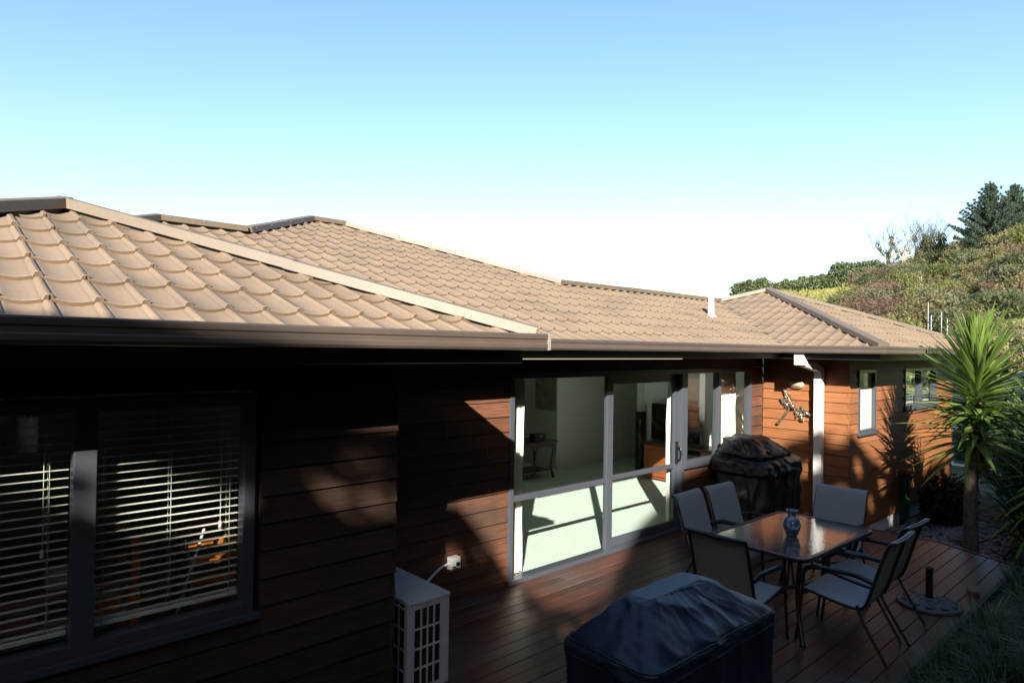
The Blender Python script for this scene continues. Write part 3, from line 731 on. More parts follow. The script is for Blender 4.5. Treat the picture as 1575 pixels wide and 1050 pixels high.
# ------------------------------------------------------------------ deck
XE = lambda y: 9.76 if y > 2.4 else 9.76-(2.4-y)*.45
mb = MB(); mb.box(-3.5,1.5,-.5,9.2,YM,-.06)
mb.face([(9.2,1.5,-.06),(9.36,1.5,-.06),(9.74,2.4,-.06),(9.74,YM,-.06),(9.2,YM,-.06)])
mb.face([(9.36,1.5,-.06),(9.74,2.4,-.06),(9.74,2.4,-.5),(9.36,1.5,-.5)]); mb.face([(9.74,2.4,-.06),(9.74,YM,-.06),(9.74,YM,-.5),(9.74,2.4,-.5)])
deck = tag(mb.build('deck', M_kerb), kind='structure')
y = 1.60; bw = .138; row = 0
while y < YM-.01:
    y1 = min(y+bw, YM-.012)
    x0 = XW+.04 if y > YW-.04 else -3.4
    xe = XE(y+.05)
    cuts = [x0]
    x = x0+rng.uniform(1.5,4.0)
    while x < xe-.8: cuts.append(x); x += rng.uniform(3.0,4.8)
    cuts.append(xe)
    for a, b in zip(cuts, cuts[1:]):
        mb = MB(); zt = rng.uniform(-.0015,.0015); rows = []
        n = max(1, int((b-a)/.6))
        for i in range(n+1):
            X = a+.0015+(b-a-.003)*i/n
            X2 = X-(.0 if i < n or b < xe else .062 if y < 2.4 else 0)
            rows.append([(X2,y+.003,-.028),(X2,y+.003,zt-.003),(X2,y+.006,zt),(X,y1-.006,zt),(X,y1-.003,zt-.003),(X,y1-.003,-.028)])
        mb.grid(rows, False); mb.face(rows[0]); mb.face(rows[-1][::-1]); mb.build('plank', M_deck, deck)
    y += bw; row += 1
sc_ = MB()
for k in range(24):
    for j in range(28):
        for o_ in (.03,.105):
            X, Y = -3.2+j*.45+rng.uniform(-.008,.008), 1.60+k*bw+o_
            if X > XE(Y)-.05 or Y > YM-.03 or (Y > YW-.05 and X < XW+.1): continue
            sc_.face([(X+.005*math.cos(a*PI/3), Y+.005*math.sin(a*PI/3), .0025) for a in range(6)])
tag(sc_.build('deck_screws', M_galvd, deck), kind='stuff')
# edge boards
mb = MB(); mb.bbox(-3.4,1.555,-.2,9.34,1.595,.012,.004); mb.build('edge_board', M_kerb, deck)
mb = MB(); a = Vector((9.40,1.56,0)); b = Vector((9.79,2.4,0)); n = Vector((.0,0,0))
mb.grid([[(a.x,a.y,-.2),(b.x,b.y,-.2),(9.79,YM-.1,-.2)],[(a.x,a.y,.006),(b.x,b.y,.006),(9.79,YM-.1,.006)],[(a.x-.03,a.y,.006),(b.x-.025,b.y,.006),(9.765,YM-.1,.006)]], False); mb.build('edge_board', M_deck, deck)

# ------------------------------------------------------------------ ground
HX = [-1.0,.0,.2,.28,.34,.40,.47,.53,.61,.66,.71,.785,.9,1.2,2.5]
HZ = [-1.5,-1.,3.5,9.9,11.9,12.6,13.4,14.2,16.0,18.0,20.5,24.4,28,32,34]
def hill_z(X, Y):
    s = X*.677+Y*.7357; 
    if s < 20: return -1.5
    r = (X*.7357-Y*.677)/s
    zc = float(np.interp(r, HX, HZ)); t = (s-27)/(110-27)
    if t <= 0: return -1.5
    if t > 1: return zc-(t-1)*4
    return -1.5+(zc+1.5)*(t**1.05)+.35*math.sin(X*.21+Y*.13)*math.sin(Y*.17-X*.05)*min(1, t*4)*(1-t)
def bank_z(X, Y):
    if Y >= 1.55: return -.45
    d = 1.55-Y
    z = -.04+min(d,.25)*.25+max(0,d-.25)*.55
    if z > .72: z = .72+(z-.72)*.45
    f = 1 if X < 8.6 else max(0, 1-(X-8.6)/1.6)
    return z*f+(-.42)*(1-f)
xs = sorted({*np.arange(-30,13,1.0).tolist(), *np.arange(13,45,3).tolist(), *np.arange(45,170,5).tolist(), 200,260,400,700,1200, -60,-120,-300,-800, 4.5,5.5,6.5,7.5,8.2,8.6,9,9.4,9.8,10.2})
ys = sorted({*np.arange(-16,14,1.0).tolist(), *np.arange(14,70,4).tolist(), 80,100,140,200,400,1000, -20,-25,-30,-40,-60,-100,-300,-800, .2,.4,.6,.8,1.0,1.2,1.3,1.4,1.5,1.55,1.56})
def gz(X, Y):
    s = X*.677+Y*.7357
    if s > 27 and X > 16: return hill_z(X, Y)
    if Y < 1.56 and X < 12: 
        z = bank_z(X, Y)
        return min(z, 3.4)
    if X > 16: return -1.5+.9*max(0, min(1,(20-X)/4))
    return -.42 if Y < 6 else -.6
mb = MB(); mb.grid([[(X,Y,gz(X,Y)) for X in xs] for Y in ys], True)
g_ = mb.build('ground', M_soil); tag(g_, kind='structure'); g_.data.materials.append(M_hill); g_.data.materials.append(M_groundgrass)
for p in g_.data.polygons:
    c_ = p.center
    if c_.x*.677+c_.y*.7357 > 27 and c_.x > 16: p.material_index = 1
    elif c_.x > 16 or c_.y > 6 or c_.x < -6: p.material_index = 2
# pebbles by the yucca
pb = MB(); r2 = random.Random(3)
for k in range(3400):
    x = r2.uniform(9.84,13.4); y_ = r2.uniform(.9,3.6); s = r2.uniform(.018,.042)
    z = -.42+s*.3; a = r2.uniform(0,6.28)
    q_ = [(x+s*math.cos(a+i*PI/2)*(1 if i%2 else 1.35), y_+s*math.sin(a+i*PI/2)*(1 if i%2 else 1.35), z+r2.uniform(-.003,.004)) for i in range(4)]
    t_ = (x,y_,z+s*.6); n = len(pb.v); pb.v += q_+[t_]
    for i in range(4): pb.f.append((n+i,n+(i+1)%4,n+4)); pb.sm.append(True)
tag(pb.build('gravel', M_pebble), kind='stuff')

# ------------------------------------------------------------------ patio table and chairs
def rrect(hx, hy, r, n=6):
    out = []
    for cx, cy, a0 in ((hx-r,hy-r,0),(-hx+r,hy-r,PI/2),(-hx+r,-hy+r,PI),(hx-r,-hy+r,1.5*PI)):
        for k in range(n+1): out.append((cx+r*math.cos(a0+PI/2*k/n), cy+r*math.sin(a0+PI/2*k/n)))
    return out
tbl = thing('patio_table', 'rectangular glass topped patio table with dark metal frame', 'table', (6.14,2.74,0), math.radians(-1.5))
HX_, HY_ = .74, .47
mb = MB(); o_ = rrect(HX_,HY_,.10); i_ = rrect(HX_-.035,HY_-.035,.075)
mb.grid([[(*p,.690) for p in i_],[(*p,.690) for p in o_],[(*p,.700) for p in rrect(HX_+.006,HY_+.006,.1)],[(*p,.716) for p in rrect(HX_+.006,HY_+.006,.1)],[(*p,.724) for p in o_],[(*p,.722) for p in i_],[(*p,.690) for p in i_]], False, True); mb.build('rim', M_metal, tbl)
mb = MB(); g1 = rrect(HX_-.034,HY_-.034,.075); mb.face([(*p,.718) for p in g1]); mb.build('glass_top', M_tglass, tbl)
for a in (-1,1):
    for b in (-1,1):
        mb = MB(); mb.tube([(a*(HX_-.13),b*(HY_-.10),.69),(a*(HX_-.17),b*(HY_-.14),.42),(a*(HX_-.13),b*(HY_-.10),.16),(a*(HX_-.06),b*(HY_-.04),0.005)], .021, 8, 4); lg = mb.build('leg', M_metal, tbl)
        mb = MB(); mb.lathe([(0,0),(.026,0),(.026,.02),(0,.02)], (a*(HX_-.06),b*(HY_-.04),0), 10); mb.build('foot', M_black, lg)
mb = MB(); el = [(.52*math.cos(t*PI/16), .29*math.sin(t*PI/16), .36) for t in range(33)]; mb.tube(el, .011, 6, caps=False); mb.build('brace_ring', M_metal, tbl)
for a in (-1,1):
    mb = MB(); mb.tube([(a*.57,-.33,.43),(a*.50,-.12,.36),(a*.50,.12,.36),(a*.57,.33,.43)], .009, 6, 4); mb.build('brace', M_metal, tbl)
def make_chair(label):
    c = thing('patio_chair', label, 'chair', group='sling chairs around the patio table')
    W = .265
    rail = [(.25,.425),(.23,.435),(.05,.405),(-.14,.385),(-.205,.40),(-.245,.47),(-.32,.72),(-.375,.89),(-.405,.945),(-.435,.955)]
    mb = MB()
    for s in (-1,1): mb.tube([(s*(W-.012),y_,z) for y_, z in rail], .013, 8, 3)
    mb.tube([(-W+.012,.25,.425),(W-.012,.25,.425)], .012, 8); mb.tube([(-W+.012,-.435,.955),(-.1,-.44,.95),(.1,-.44,.95),(W-.012,-.435,.955)], .012, 8, 3)
    mb.tube([(-W+.01,-.19,.385),(W-.01,-.19,.385)], .011, 8)
    mb.build('frame', M_metal, c)
    ctrl = [Vector((0,y_,z)) for y_, z in rail]; pts = []
    for i in range(len(ctrl)-1):
        a, b, c2, d = ctrl[max(i-1,0)], ctrl[i], ctrl[i+1], ctrl[min(i+2,len(ctrl)-1)]
        for k in range(4):
            t = k/4; pts.append(.5*((2*b)+(c2-a)*t+(2*a-5*b+4*c2-d)*t*t+(3*b-a-3*c2+d)*t**3))
    pts.append(ctrl[-1])
    mb = MB(); rows = []
    for i, p in enumerate(pts):
        dd = (pts[min(i+1,len(pts)-1)]-pts[max(i-1,0)]).normalized(); nrm = Vector((0,-dd.z,dd.y))
        if nrm.z < 0 and abs(nrm.z) > abs(nrm.y): nrm = -nrm
        if abs(nrm.y) > abs(nrm.z) and nrm.y < 0: nrm = -nrm
        sag = .018*math.sin(PI*min(1,i/len(pts)*1.0))
        rows.append([p+Vector(((W-.012)*(-1+2*j/8),0,0))+nrm*(.013-sag*math.sin(PI*j/8)) for j in range(9)])
    mb.grid(rows, True); mb.build('sling', M_sling, c)
    for s in (-1,1):
        mb = MB(); mb.tube([(s*(W+.02),.30,0.005),(s*(W+.015),.265,.30),(s*(W+.012),.25,.50)], .0125, 8, 4); mb.build('leg', M_metal, c)
        mb = MB(); mb.tube([(s*(W+.02),-.40,0.005),(s*(W+.012),-.22,.30),(s*(W+.004),-.17,.42)], .0125, 8, 4); mb.build('leg', M_metal, c)
        mb = MB(); mb.tube([(s*(W+.012),.25,.49),(s*(W+.014),.235,.60),(s*(W+.018),.16,.645),(s*(W+.018),.0,.655),(s*(W+.012),-.17,.655),(s*(W-.002),-.285,.62)], .0155, 8, 5, flat=1.35); mb.build('armrest', M_metal, c)
        mb = MB(); mb.tube([(s*(W+.012),.26,.40),(s*(W-.01),.2,.43)], .011, 6); mb.build('bracket', M_metal, c)
    return c
G = 'sling chairs around the patio table'
ch = make_chair('grey sling chair on house side of table, nearer the sliding door')
ch.location = (5.93,3.31,0); ch.rotation_euler = (0,0,PI+.05)
dup(ch, (6.50,3.30,0), PI-.04, 'grey sling chair on house side of table, nearer the covered barbecue in the corner')
dup(ch, (7.03,2.76,0), PI/2+.03, 'grey sling chair at the table end under the white downpipe')
dup(ch, (5.16,2.74,0), -PI/2+.02, 'grey sling chair seen from behind at the table end beside the blue cover')
dup(ch, (5.82,2.13,0), .03, 'grey sling chair with full seat and both arms in view on garden side')
dup(ch, (6.42,2.19,0), -.04, 'grey sling chair on garden side of table, nearer the umbrella base')
v = thing('vase', 'blue and white ceramic vase standing on the glass table', 'vase', (6.04,2.69,.724))
mb = MB(); mb.lathe([(0,0),(.045,0),(.05,.012),(.072,.06),(.078,.10),(.062,.145),(.036,.17),(.033,.195),(.05,.225),(.054,.232),(.047,.231),(.028,.195),(.03,.17)], n=26); mb.build('vase_body', M_vase, v)

# ------------------------------------------------------------------ covered barbecues
def loft(levels, seed, n=72, wr=.012, nsub=4, r=.05, crump=0., cfreq=3.):
    """levels: (z, x0,x1,y0,y1, radius); rectangular rings with cloth folds"""
    rows = []
    L = []
    for a, b in zip(levels, levels[1:]):
        for k in range(nsub):
            t = k/nsub; L.append([a[i]*(1-t)+b[i]*t for i in range(6)])
    L.append(list(levels[-1]))
    for li, (z, x0, x1, y0, y1, rd) in enumerate(L):
        hx, hy = (x1-x0)/2, (y1-y0)/2; rd = min(rd, hx*.95, hy*.95)
        P = rrect(hx, hy, rd, 5)
        # resample evenly
        per = [0]
        for p, q2 in zip(P, P[1:]+P[:1]): per.append(per[-1]+math.hypot(q2[0]-p[0], q2[1]-p[1]))
        ring = []
        for j in range(n):
            d = per[-1]*j/n; k = 0
            while per[k+1] < d: k += 1
            t = (d-per[k])/max(1e-6, per[k+1]-per[k]); p, q2 = P[k], P[(k+1) % len(P)]
            x = p[0]+(q2[0]-p[0])*t; y_ = p[1]+(q2[1]-p[1])*t; nl = math.hypot(x, y_) or 1
            th = j/n*2*PI; dn = 1-li/max(1,len(L)-1)
            f = sum(wr*a_*(1-abs(math.sin(th*k_/2+seed*k_+.25*math.sin(li*.35+k_))))**3 for k_, a_ in ((5,1.5),(9,1.2),(14,.8)))*(.35+.9*dn)-wr*.6
            f += wr*.35*math.sin(th*3+li*.45+seed)
            zz = z-wr*.8*(1-abs(math.sin(th*3.5+seed)))**4*(1 if .2 < dn < .9 else 0)
            if crump:
                q_ = Vector((x*1.0+seed*3, y_*1.0-seed, z*1.2))
                rg = 0; am = 1.
                for o_ in range(3):
                    rg += am*((1-abs(mnoise.noise(q_*cfreq*(1.9**o_))*1.9))**2-.45); am *= .5
                f += crump*rg; zz += crump*.55*rg*(1 if li > 2 else 0)
            ring.append(((x0+x1)/2+x+f*x/nl, (y0+y1)/2+y_+f*y_/nl, zz))
        rows.append(ring)
    return rows
bq = thing('covered_barbecue', 'barbecue under a blue black cover at the bottom of the frame', 'barbecue')
lv = [(.03,2.50,3.66,1.74,2.28,.05), (.5,2.49,3.68,1.725,2.29,.06), (.88,2.47,3.70,1.715,2.29,.06), (.935,2.47,3.70,1.715,2.29,.07), (.965,2.50,3.66,1.74,2.265,.08), (1.07,2.64,3.46,1.86,2.17,.06), (1.135,2.73,3.34,1.94,2.12,.04), (1.15,2.78,3.29,1.96,2.10,.03)]
rows = loft(lv, 1.7, 200, .007, 10, crump=.011, cfreq=3.6)
mb = MB(); mb.grid(rows, True, True); mb.face(rows[-1], True); cv = mb.build('cover', M_cover, bq)
mb = MB(); mb.tube([Vector(p)+Vector((0,0,.004)) for p in rows[33]]+[rows[33][0]], .0045, 5, caps=False); mb.build('piping', M_pipe, cv)
mb = MB(); mb.tube([Vector(p) for p in rows[20]]+[rows[20][0]], .004, 5, caps=False); mb.build('piping', M_pipe, cv)
b2 = thing('covered_barbecue', 'large barbecue under crumpled charcoal cover in the corner below the window', 'barbecue')
lv = [(.02,8.22,9.14,3.98,4.74,.05), (.45,8.20,9.15,3.95,4.74,.06), (.78,8.18,9.16,3.93,4.75,.08), (.80,8.10,9.18,3.90,4.76,.10), (.93,8.09,9.18,3.92,4.76,.10), (.985,8.14,9.12,4.0,4.74,.1), (1.0,8.24,9.0,4.12,4.73,.08)]
rows = loft(lv, 4.2, 180, .016, 8, crump=.035, cfreq=2.6)
mb = MB(); mb.grid(rows, True, True); mb.face(rows[-1], True); mb.build('cover', M_cover2, b2)
lv = [(.99,8.22,9.02,4.06,4.73,.08), (1.03,8.18,9.06,4.03,4.74,.1), (1.10,8.22,9.02,4.10,4.73,.08), (1.20,8.34,8.92,4.30,4.70,.06), (1.225,8.40,8.86,4.38,4.66,.05)]
rows = loft(lv, 9.1, 180, .014, 8, crump=.045, cfreq=2.8)
mb = MB(); mb.grid(rows, True, True); mb.face(rows[-1], True); mb.build('hood_cover', M_cover2, b2)

# ------------------------------------------------------------------ air conditioner, isolator
ac = thing('air_conditioner', 'ivory outdoor air conditioner with grid grilles beside the wing corner', 'air conditioner', (2.50,3.70,0))
W_, D_, Z0, Z1 = .34, .80, .06, .69
mb = MB(); mb.bbox(-.006,-.006,Z1-.03,W_+.006,D_+.006,Z1,.008); top = mb.build('top_panel', M_ac, ac)
mb = MB(); mb.box(.0,.012,Z0,W_-.012,D_-.012,Z1-.03); mb.build('condenser', M_coil, ac)
mb = MB(); mb.bbox(0,0,Z0,.05,.012,Z1-.03,.003); mb.bbox(W_-.075,0,Z0,W_,.012,Z1-.03,.003); mb.box(.05,.001,Z1-.06,W_-.075,.011,Z1-.03); mb.box(.05,.001,Z0,W_-.075,.011,Z0+.035)
mb.bbox(W_-.012,.012,Z0,W_,D_,Z1-.03,.003); mb.build('casing', M_ac, ac)
z0g, z1g, x0g, x1g = Z0+.035, Z1-.06, .05, W_-.075
gr = MB()
for k in range(1,4): x = x0g+(x1g-x0g)*k/4; gr.box(x-.005,-.002,z0g,x+.005,.008,z1g)
for k in range(1,4): z = z0g+(z1g-z0g)*k/4; gr.box(x0g,-.004,z-.006,x1g,.006,z+.006)
gr.build('grille', M_ac, ac)
fn = MB()
for k in range(28): z = z0g+(z1g-z0g)*(k+.5)/28; fn.box(x0g,.0085,z-.003,x1g,.0115,z+.003)
fn.build('fins', M_coil, ac)
gs = MB(); gs.bbox(-.012,.0,Z0,0,.04,Z1-.03,.003)
for k in range(1,12): y_ = .04+.07*k; gs.box(-.012,y_-.005,Z0,-.002,y_+.005,Z1-.03)
for k in range(0,5): z = Z0+.02+(Z1-Z0-.07)*k/4; gs.box(-.014,.0,z-.006,-.004,D_,z+.006)
gs.build('grille', M_ac, ac)
for x, y_ in ((.03,-.008),(W_-.06,-.008)):
    mb = MB(); mb.lathe([(.006,0),(.006,.004),(0,.006)], (x,y_+.02,Z1-.001), 8); mb.build('screw', M_coil, ac)
for y_ in (.12,.66):
    mb = MB(); mb.bbox(-.01,y_-.03,0.004,W_+.02,y_+.03,.06,.004); mb.build('foot', M_black, ac)
sw = thing('isolator_switch', 'white isolator switch box with conduit on the dark boards', 'switch', (3.78,YM-.02,.40))
mb = MB(); mb.bbox(-.055,-.075,-.055,.055,-.002,.06,.008); mb.build('switch_box', M_white, sw)
mb = MB(); mb.bbox(.0,-.088,-.02,.035,-.073,.015,.003); mb.build('switch_knob', M_black, sw)
mb = MB(); mb.box(-.04,-.079,-.03,-.005,-.0755,-.02); mb.box(-.04,-.079,-.045,.03,-.0755,-.037); mb.build('switch_mark', M_coil, sw)
mb = MB(); mb.tube([(-.05,-.03,.0),(-.16,-.035,-.02),(-.32,-.05,-.11),(-.55,-.1,-.22),(-.85,-.3,-.3)], .0115, 8, 4); mb.build('conduit', M_white, sw)

# ------------------------------------------------------------------ umbrella base, brick, wall light, dragonfly, hose
ub_ = thing('umbrella_base', 'round cast iron umbrella base with short black tube on deck', 'umbrella base', (7.27,1.90,0))
mb = MB(); mb.lathe([(0,0),(.27,0),(.275,.012),(.27,.028),(.25,.032),(.22,.036),(.19,.05),(.12,.062),(.05,.07),(.04,.08)], n=40); mb.build('plate', M_iron, ub_)
sc_ = MB()
for k in range(10):
    a = 2*PI*k/10
    sc_.tube([((.08+.15*t)*math.cos(a+.9*t*math.sin(3*t)), (.08+.15*t)*math.sin(a+.9*t*math.sin(3*t)), .068-.03*t) for t in (0,.2,.4,.6,.8,1)], .008, 6, 2)
    sc_.tube([(.2*math.cos(a+.3)+.03*math.cos(t), .2*math.sin(a+.3)+.03*math.sin(t), .048) for t in (0,1,2,3,4,5,6)], .006, 5, 2)
sc_.build('scroll_relief', M_iron, ub_)
mb = MB(); mb.lathe([(.031,.07),(.031,.34),(.034,.342),(.034,.365),(.026,.367),(.026,.2)], n=18); tubeo = mb.build('tube', M_metal, ub_)
mb = MB(); mb.tube([(.03,0,.30),(.065,0,.30)], .006, 8); mb.tube([(.065,-.02,.30),(.065,.02,.30)], .006, 8); mb.build('locking_screw', M_metal, tubeo)
br = MB(); br.bbox(-.11,-.05,0,.11,.05,.06,.006)
o = br.build('timber_block', M_deck); o.location = (7.95,1.69,.002); o.rotation_euler = (0,0,.25); tag(o, 'short dark timber block lying at the edge of the deck', 'block')
wl = thing('wall_light', 'oval cream bulkhead light on the orange boards under the eave', 'wall light', (XD-.02,4.35,1.93))
def oval(mb, hy, hz, x0, x1, n=28, dome=0):
    rows = []
    for k, (x, s) in enumerate(((x0,1),(x1,1),(x1-.006,.93),(x1-dome-.012,.6),(x1-dome-.016,.0))):
        rows.append([(x, hy*s*(abs(math.cos(a))**.7)*(1 if math.cos(a) > 0 else -1), hz*s*(abs(math.sin(a))**.8)*(1 if math.sin(a) > 0 else -1)) for a in [2*PI*i/n for i in range(n)]])
    mb.grid(rows, True, True)
mb = MB(); oval(mb, .105, .06, 0, -.035); mb.build('base', M_bulk, wl)
mb = MB(); oval(mb, .082, .042, -.034, -.046, dome=.012); mb.build('lens', M_bulk, wl)
df = thing('dragonfly_ornament', 'metal dragonfly wall ornament with petal wings on orange boards', 'ornament', (XD-.055,4.40,1.55))
mb = MB(); mb.tube([(0,.04,.03),(0,.10,-.06),(0,.20,-.19),(0,.235,-.235)], [.016,.020,.020,.026], 10, 3); mb.build('body', M_silver, df)
mb = MB()
for i in range(8): 
    a = PI*i/7; 
mb.lathe([(0,-.04),(.03,-.028),(.042,0),(.03,.028),(0,.04)], (-.01,0,.045), 14); mb.build('head', M_silver, df)
rd = random.Random(5)
for ang, ln in ((118, .30), (150, .22), (-18, .33), (-52, .24)):
    wm = MB(); a = math.radians(ang); d = Vector((0,-math.cos(a),math.sin(a))); s = Vector((0,math.sin(a),math.cos(a)))
    for k in range(20):
        t = .06+(ln-.06)*(k/19); off = rd.uniform(-1,1)*.055*math.sin(PI*min(1,(t/ln)*.9+.12))
        c_ = d*t+s*off; rr = rd.uniform(.012,.022); x = rd.uniform(-.012,.012)
        tl = rd.uniform(-.4,.4)
        ring = [[(x-.006*(1-q2)+math.sin(tl)*rr*q2*math.cos(b), c_.y+rr*q2*math.cos(b), .03+c_.z+rr*q2*math.sin(b)) for b in [2*PI*i/10 for i in range(10)]] for q2 in (1,.6,.05)]
        wm.grid(ring, True, True)
    wm.tube([(0,0,.03),(.004,d.y*ln*.6,.03+d.z*ln*.6),(.004,d.y*ln,.03+d.z*ln)], .005, 5)
    wm.build('wing', M_silver, df)
for s in (-1,1):
    mb = MB(); mb.tube([(0,s*.01,.08),(-.01,s*.03-.03,.13),(-.01,s*.05-.05,.16)], .003, 5, 3); mb.build('antenna', M_silver, df)
hr = thing('garden_hose', 'green garden hose looped on a wall hanger by the yucca', 'hose', (12.12,YD-.03,.0))
mb = MB(); mb.bbox(-.14,-.14,.33,.14,.0,.42,.02); mb.tube([(-.19,-.07,.42),(-.12,-.08,.47),(.12,-.08,.47),(.19,-.07,.42)], .02, 8, 3); mb.build('hanger', M_hose, hr)
mb = MB(); mb.bbox(-.10,-.16,.42,.10,-.02,.52,.03); mb.build('hanger_cap', M_red, hr)
mb = MB()
for k in range(7):
    o1, o2 = -.16+.012*k, -.16+.02*k
    pts = [(-.17+.012*k,-.05-.012*(k%3),.40),(-.15+.01*k,-.06-.015*(k%3),.1),(-.13+.012*k,-.06-.012*(k%3),-.28+.01*k),(-.02,-.07,-.36+.02*k),(.10-.01*k,-.06-.015*(k%3),-.28+.01*k),(.14-.008*k,-.06-.012*(k%3),.1),(.17-.012*k,-.05-.01*(k%3),.40),(.1,-.06,.45),(-.1,-.06,.45)]
    mb.tube(pts+[pts[0]], .0105, 6, 4)
mb.build('hose_coil', M_hose, hr)
mb = MB(); mb.tube([(-.18,-.06,.3),(-.24,-.07,.0),(-.28,-.06,-.12),(-.22,-.06,-.3),(-.2,-.05,-.4)], .0105, 6, 4); mb.build('hose_end', M_hose, hr)
# ------------------------------------------------------------------ plants near the deck
def blade_mesh(name, m, L=.8, wd=.05, bend=.25, seg=6, fold=.35):
    mb = MB(); rows = []
    for i in range(seg+1):
        t = i/seg; ww = wd*(.55+1.2*t if t < .3 else (1-((t-.3)/.7)**1.6)*.91)+.0008
        x = L*(t-.25*bend*t*t); z = -L*bend*t*t
        rows.append([(x,-ww/2,z+ww*fold*.5),(x,0,z),(x,ww/2,z+ww*fold*.5)])
    mb.grid(rows, True); return mb.mesh(name, m)
YB_ = [blade_mesh('leaf', M_yleaf, .82, .070, b) for b in (.03,.07,.13,.24)]
DB_ = [blade_mesh('leaf', M_dleaf, .85, .06, b) for b in (.08,.2,.4,.7)]
def foliage(mb, blobs, n, size, r_, squash=1., inner=.55, out=.75):
    """leaf sized quads scattered through ellipsoid blobs (cx,cy,cz,rx,ry,rz)"""
    vol = [b[3]*b[4]*b[5] for b in blobs]; tot = sum(v**.67 for v in vol)
    for b, v_ in zip(blobs, vol):
        for _ in range(max(1, int(n*v_**.67/tot))):
            d = Vector((r_.gauss(0,1), r_.gauss(0,1), r_.gauss(0,1))).normalized()
            rr = inner+(1-inner)*r_.random()**.6
            rr *= 1+.16*math.sin(d.x*7+b[0])*math.sin(d.y*6+b[1])*math.sin(d.z*5+1)
            p = Vector((b[0]+d.x*rr*b[3], b[1]+d.y*rr*b[4], b[2]+d.z*rr*b[5]))
            nn = (d*out+Vector((r_.gauss(0,.6), r_.gauss(0,.6), r_.gauss(0,.6)))).normalized()
            a = nn.orthogonal().normalized(); a = Matrix.Rotation(r_.uniform(0,6.28),3,nn) @ a; c_ = nn.cross(a)
            s = size*r_.uniform(.6,1.3)
            k = len(mb.v); mb.v += [tuple(p-a*s), tuple(p-c_*s*.45), tuple(p+a*s), tuple(p+c_*s*.45)]; mb.f.append((k,k+1,k+2,k+3)); mb.sm.append(False)
def rosette(parent, base, tip, n, meshes, r_, lo=-.6, hi=1.45, ls=(.75,1.1), curve=0.6):
    base, tip = Vector(base), Vector(tip)
    for k in range(n):
        t = (k+.5)/n; ga = k*2.39996+r_.uniform(-.25,.25)
        el = lo+(hi-lo)*(t**curve)+r_.uniform(-.12,.12)
        p = base.lerp(tip, t)
        me = meshes[min(len(meshes)-1, max(0, int((1-t)*len(meshes)+r_.uniform(-.6,.4))))]
        M = Matrix.Translation(p) @ Matrix.Rotation(ga,4,'Z') @ Matrix.Rotation(-el,4,'Y') @ Matrix.Rotation(r_.uniform(-.3,.3),4,'X') @ Matrix.Scale(r_.uniform(*ls)*(1 if t < .9 else .85),4)
        inst('leaf', me, parent, M)
r4 = random.Random(11)
y1_ = thing('yucca_tree', 'tall sunlit yucca with spiky green crown beside the deck', 'yucca', (10.64,2.285,-.40))
mb = MB(); mb.tube([(0,0,-.05),(-.03,.0,.3),(-.06,0,.9),(-.04,-.02,1.45),(.03,-.04,2.0),(.06,-.05,2.80)], [.115,.09,.082,.075,.06,.035], 12, 4); mb.build('trunk', M_bark, y1_)
rosette(y1_, (-.0,-.03,1.95), (.06,-.05,2.74), 270, YB_, r4, -.22, 1.44, (.93,1.18), .8)
rosette(y1_, (-.05,-.02,1.55), (-.0,-.03,2.0), 62, YB_[1:], r4, -.42, .5, (.95,1.3), .8)
DRY = [blade_mesh('dry_leaf', M_dryleaf, .55, .05, b) for b in (.5,.9)]
def skirt(parent, z0, z1, n, r_):
    for k in range(n):
        inst('dry_leaf', r_.choice(DRY), parent, Matrix.Translation((0,-.02,r_.uniform(z0,z1))) @ Matrix.Rotation(r_.uniform(0,6.28),4,'Z') @ Matrix.Rotation(r_.uniform(.9,1.35),4,'Y') @ Matrix.Rotation(r_.uniform(-.6,.6),4,'X') @ Matrix.Scale(r_.uniform(.7,1.2),4))
skirt(y1_, 1.35, 1.75, 14, r4)
y2_ = thing('yucca_tree', 'second yucca at the right edge with drooping shaded leaves', 'yucca', (10.75,1.35,-.42))
mb = MB(); mb.tube([(0,0,-.05),(.02,.02,.5),(.0,.04,1.2),(.03,.05,1.6),(.03,.05,2.0)], [.11,.09,.08,.07,.04], 12, 4); mb.build('trunk', M_bark, y2_)
rosette(y2_, (0,.04,.95), (.03,.05,2.0), 170, YB_, r4, -.8, 1.40, (1.0,1.35), .85)
for k, (x, y_, lb, n) in enumerate(((11.5,1.75,'dark strappy shrub in the shade right of the yucca trunk',70), (10.6,1.7,'low dark strappy shrub under the second yucca',60), (12.4,1.9,'dark strappy shrub behind the yucca near the pebbles',70), (13.4,2.3,'dark strappy shrub farthest along the pebble strip',60))):
    s = thing('strappy_shrub', lb, 'shrub', (x,y_,-.42), group='strappy shrubs in the pebble garden')
    mb = MB(); mb.tube([(0,0,-.02),(.02,.01,.3),(0,.03,.65)], [.06,.05,.03], 8, 3); mb.build('stem', M_bark, s)
    rosette(s, (0,0,.15), (0,.03,.85), n, DB_, r4, -.3, 1.35, (.8,1.25), .7)
for k, (x, y_, w_, h_, lb) in enumerate(((15.5,2.2,1.5,2.5,'dark dense bush behind the yucca trunk'),(14.2,.9,1.3,2.3,'dark dense bush right of the yucca at the frame edge'),(17.6,2.9,1.5,2.7,'dark dense bush farthest along the house wall'))):
    b = thing('dense_bush', lb, 'bush', (x,y_,-.42))
    mb = MB(); mb.tube([(0,0,0),(.03,0,h_*.4),(0,.05,h_*.7)], [.07,.05,.02], 8); mb.build('trunk', M_bark, b)
    mb = MB(); foliage(mb, [(0,0,h_*.5,w_*.8,w_*.8,h_*.5),(.5,.3,h_*.35,w_*.7,w_*.7,h_*.35),(-.5,-.3,h_*.35,w_*.7,w_*.7,h_*.35)], 5200, .085, r4, inner=.4); mb.build('crown', M_dleaf, b)
rs = thing('round_shrub', 'dark round shrub against the white foundation', 'shrub', (12.9,3.12,-.42))
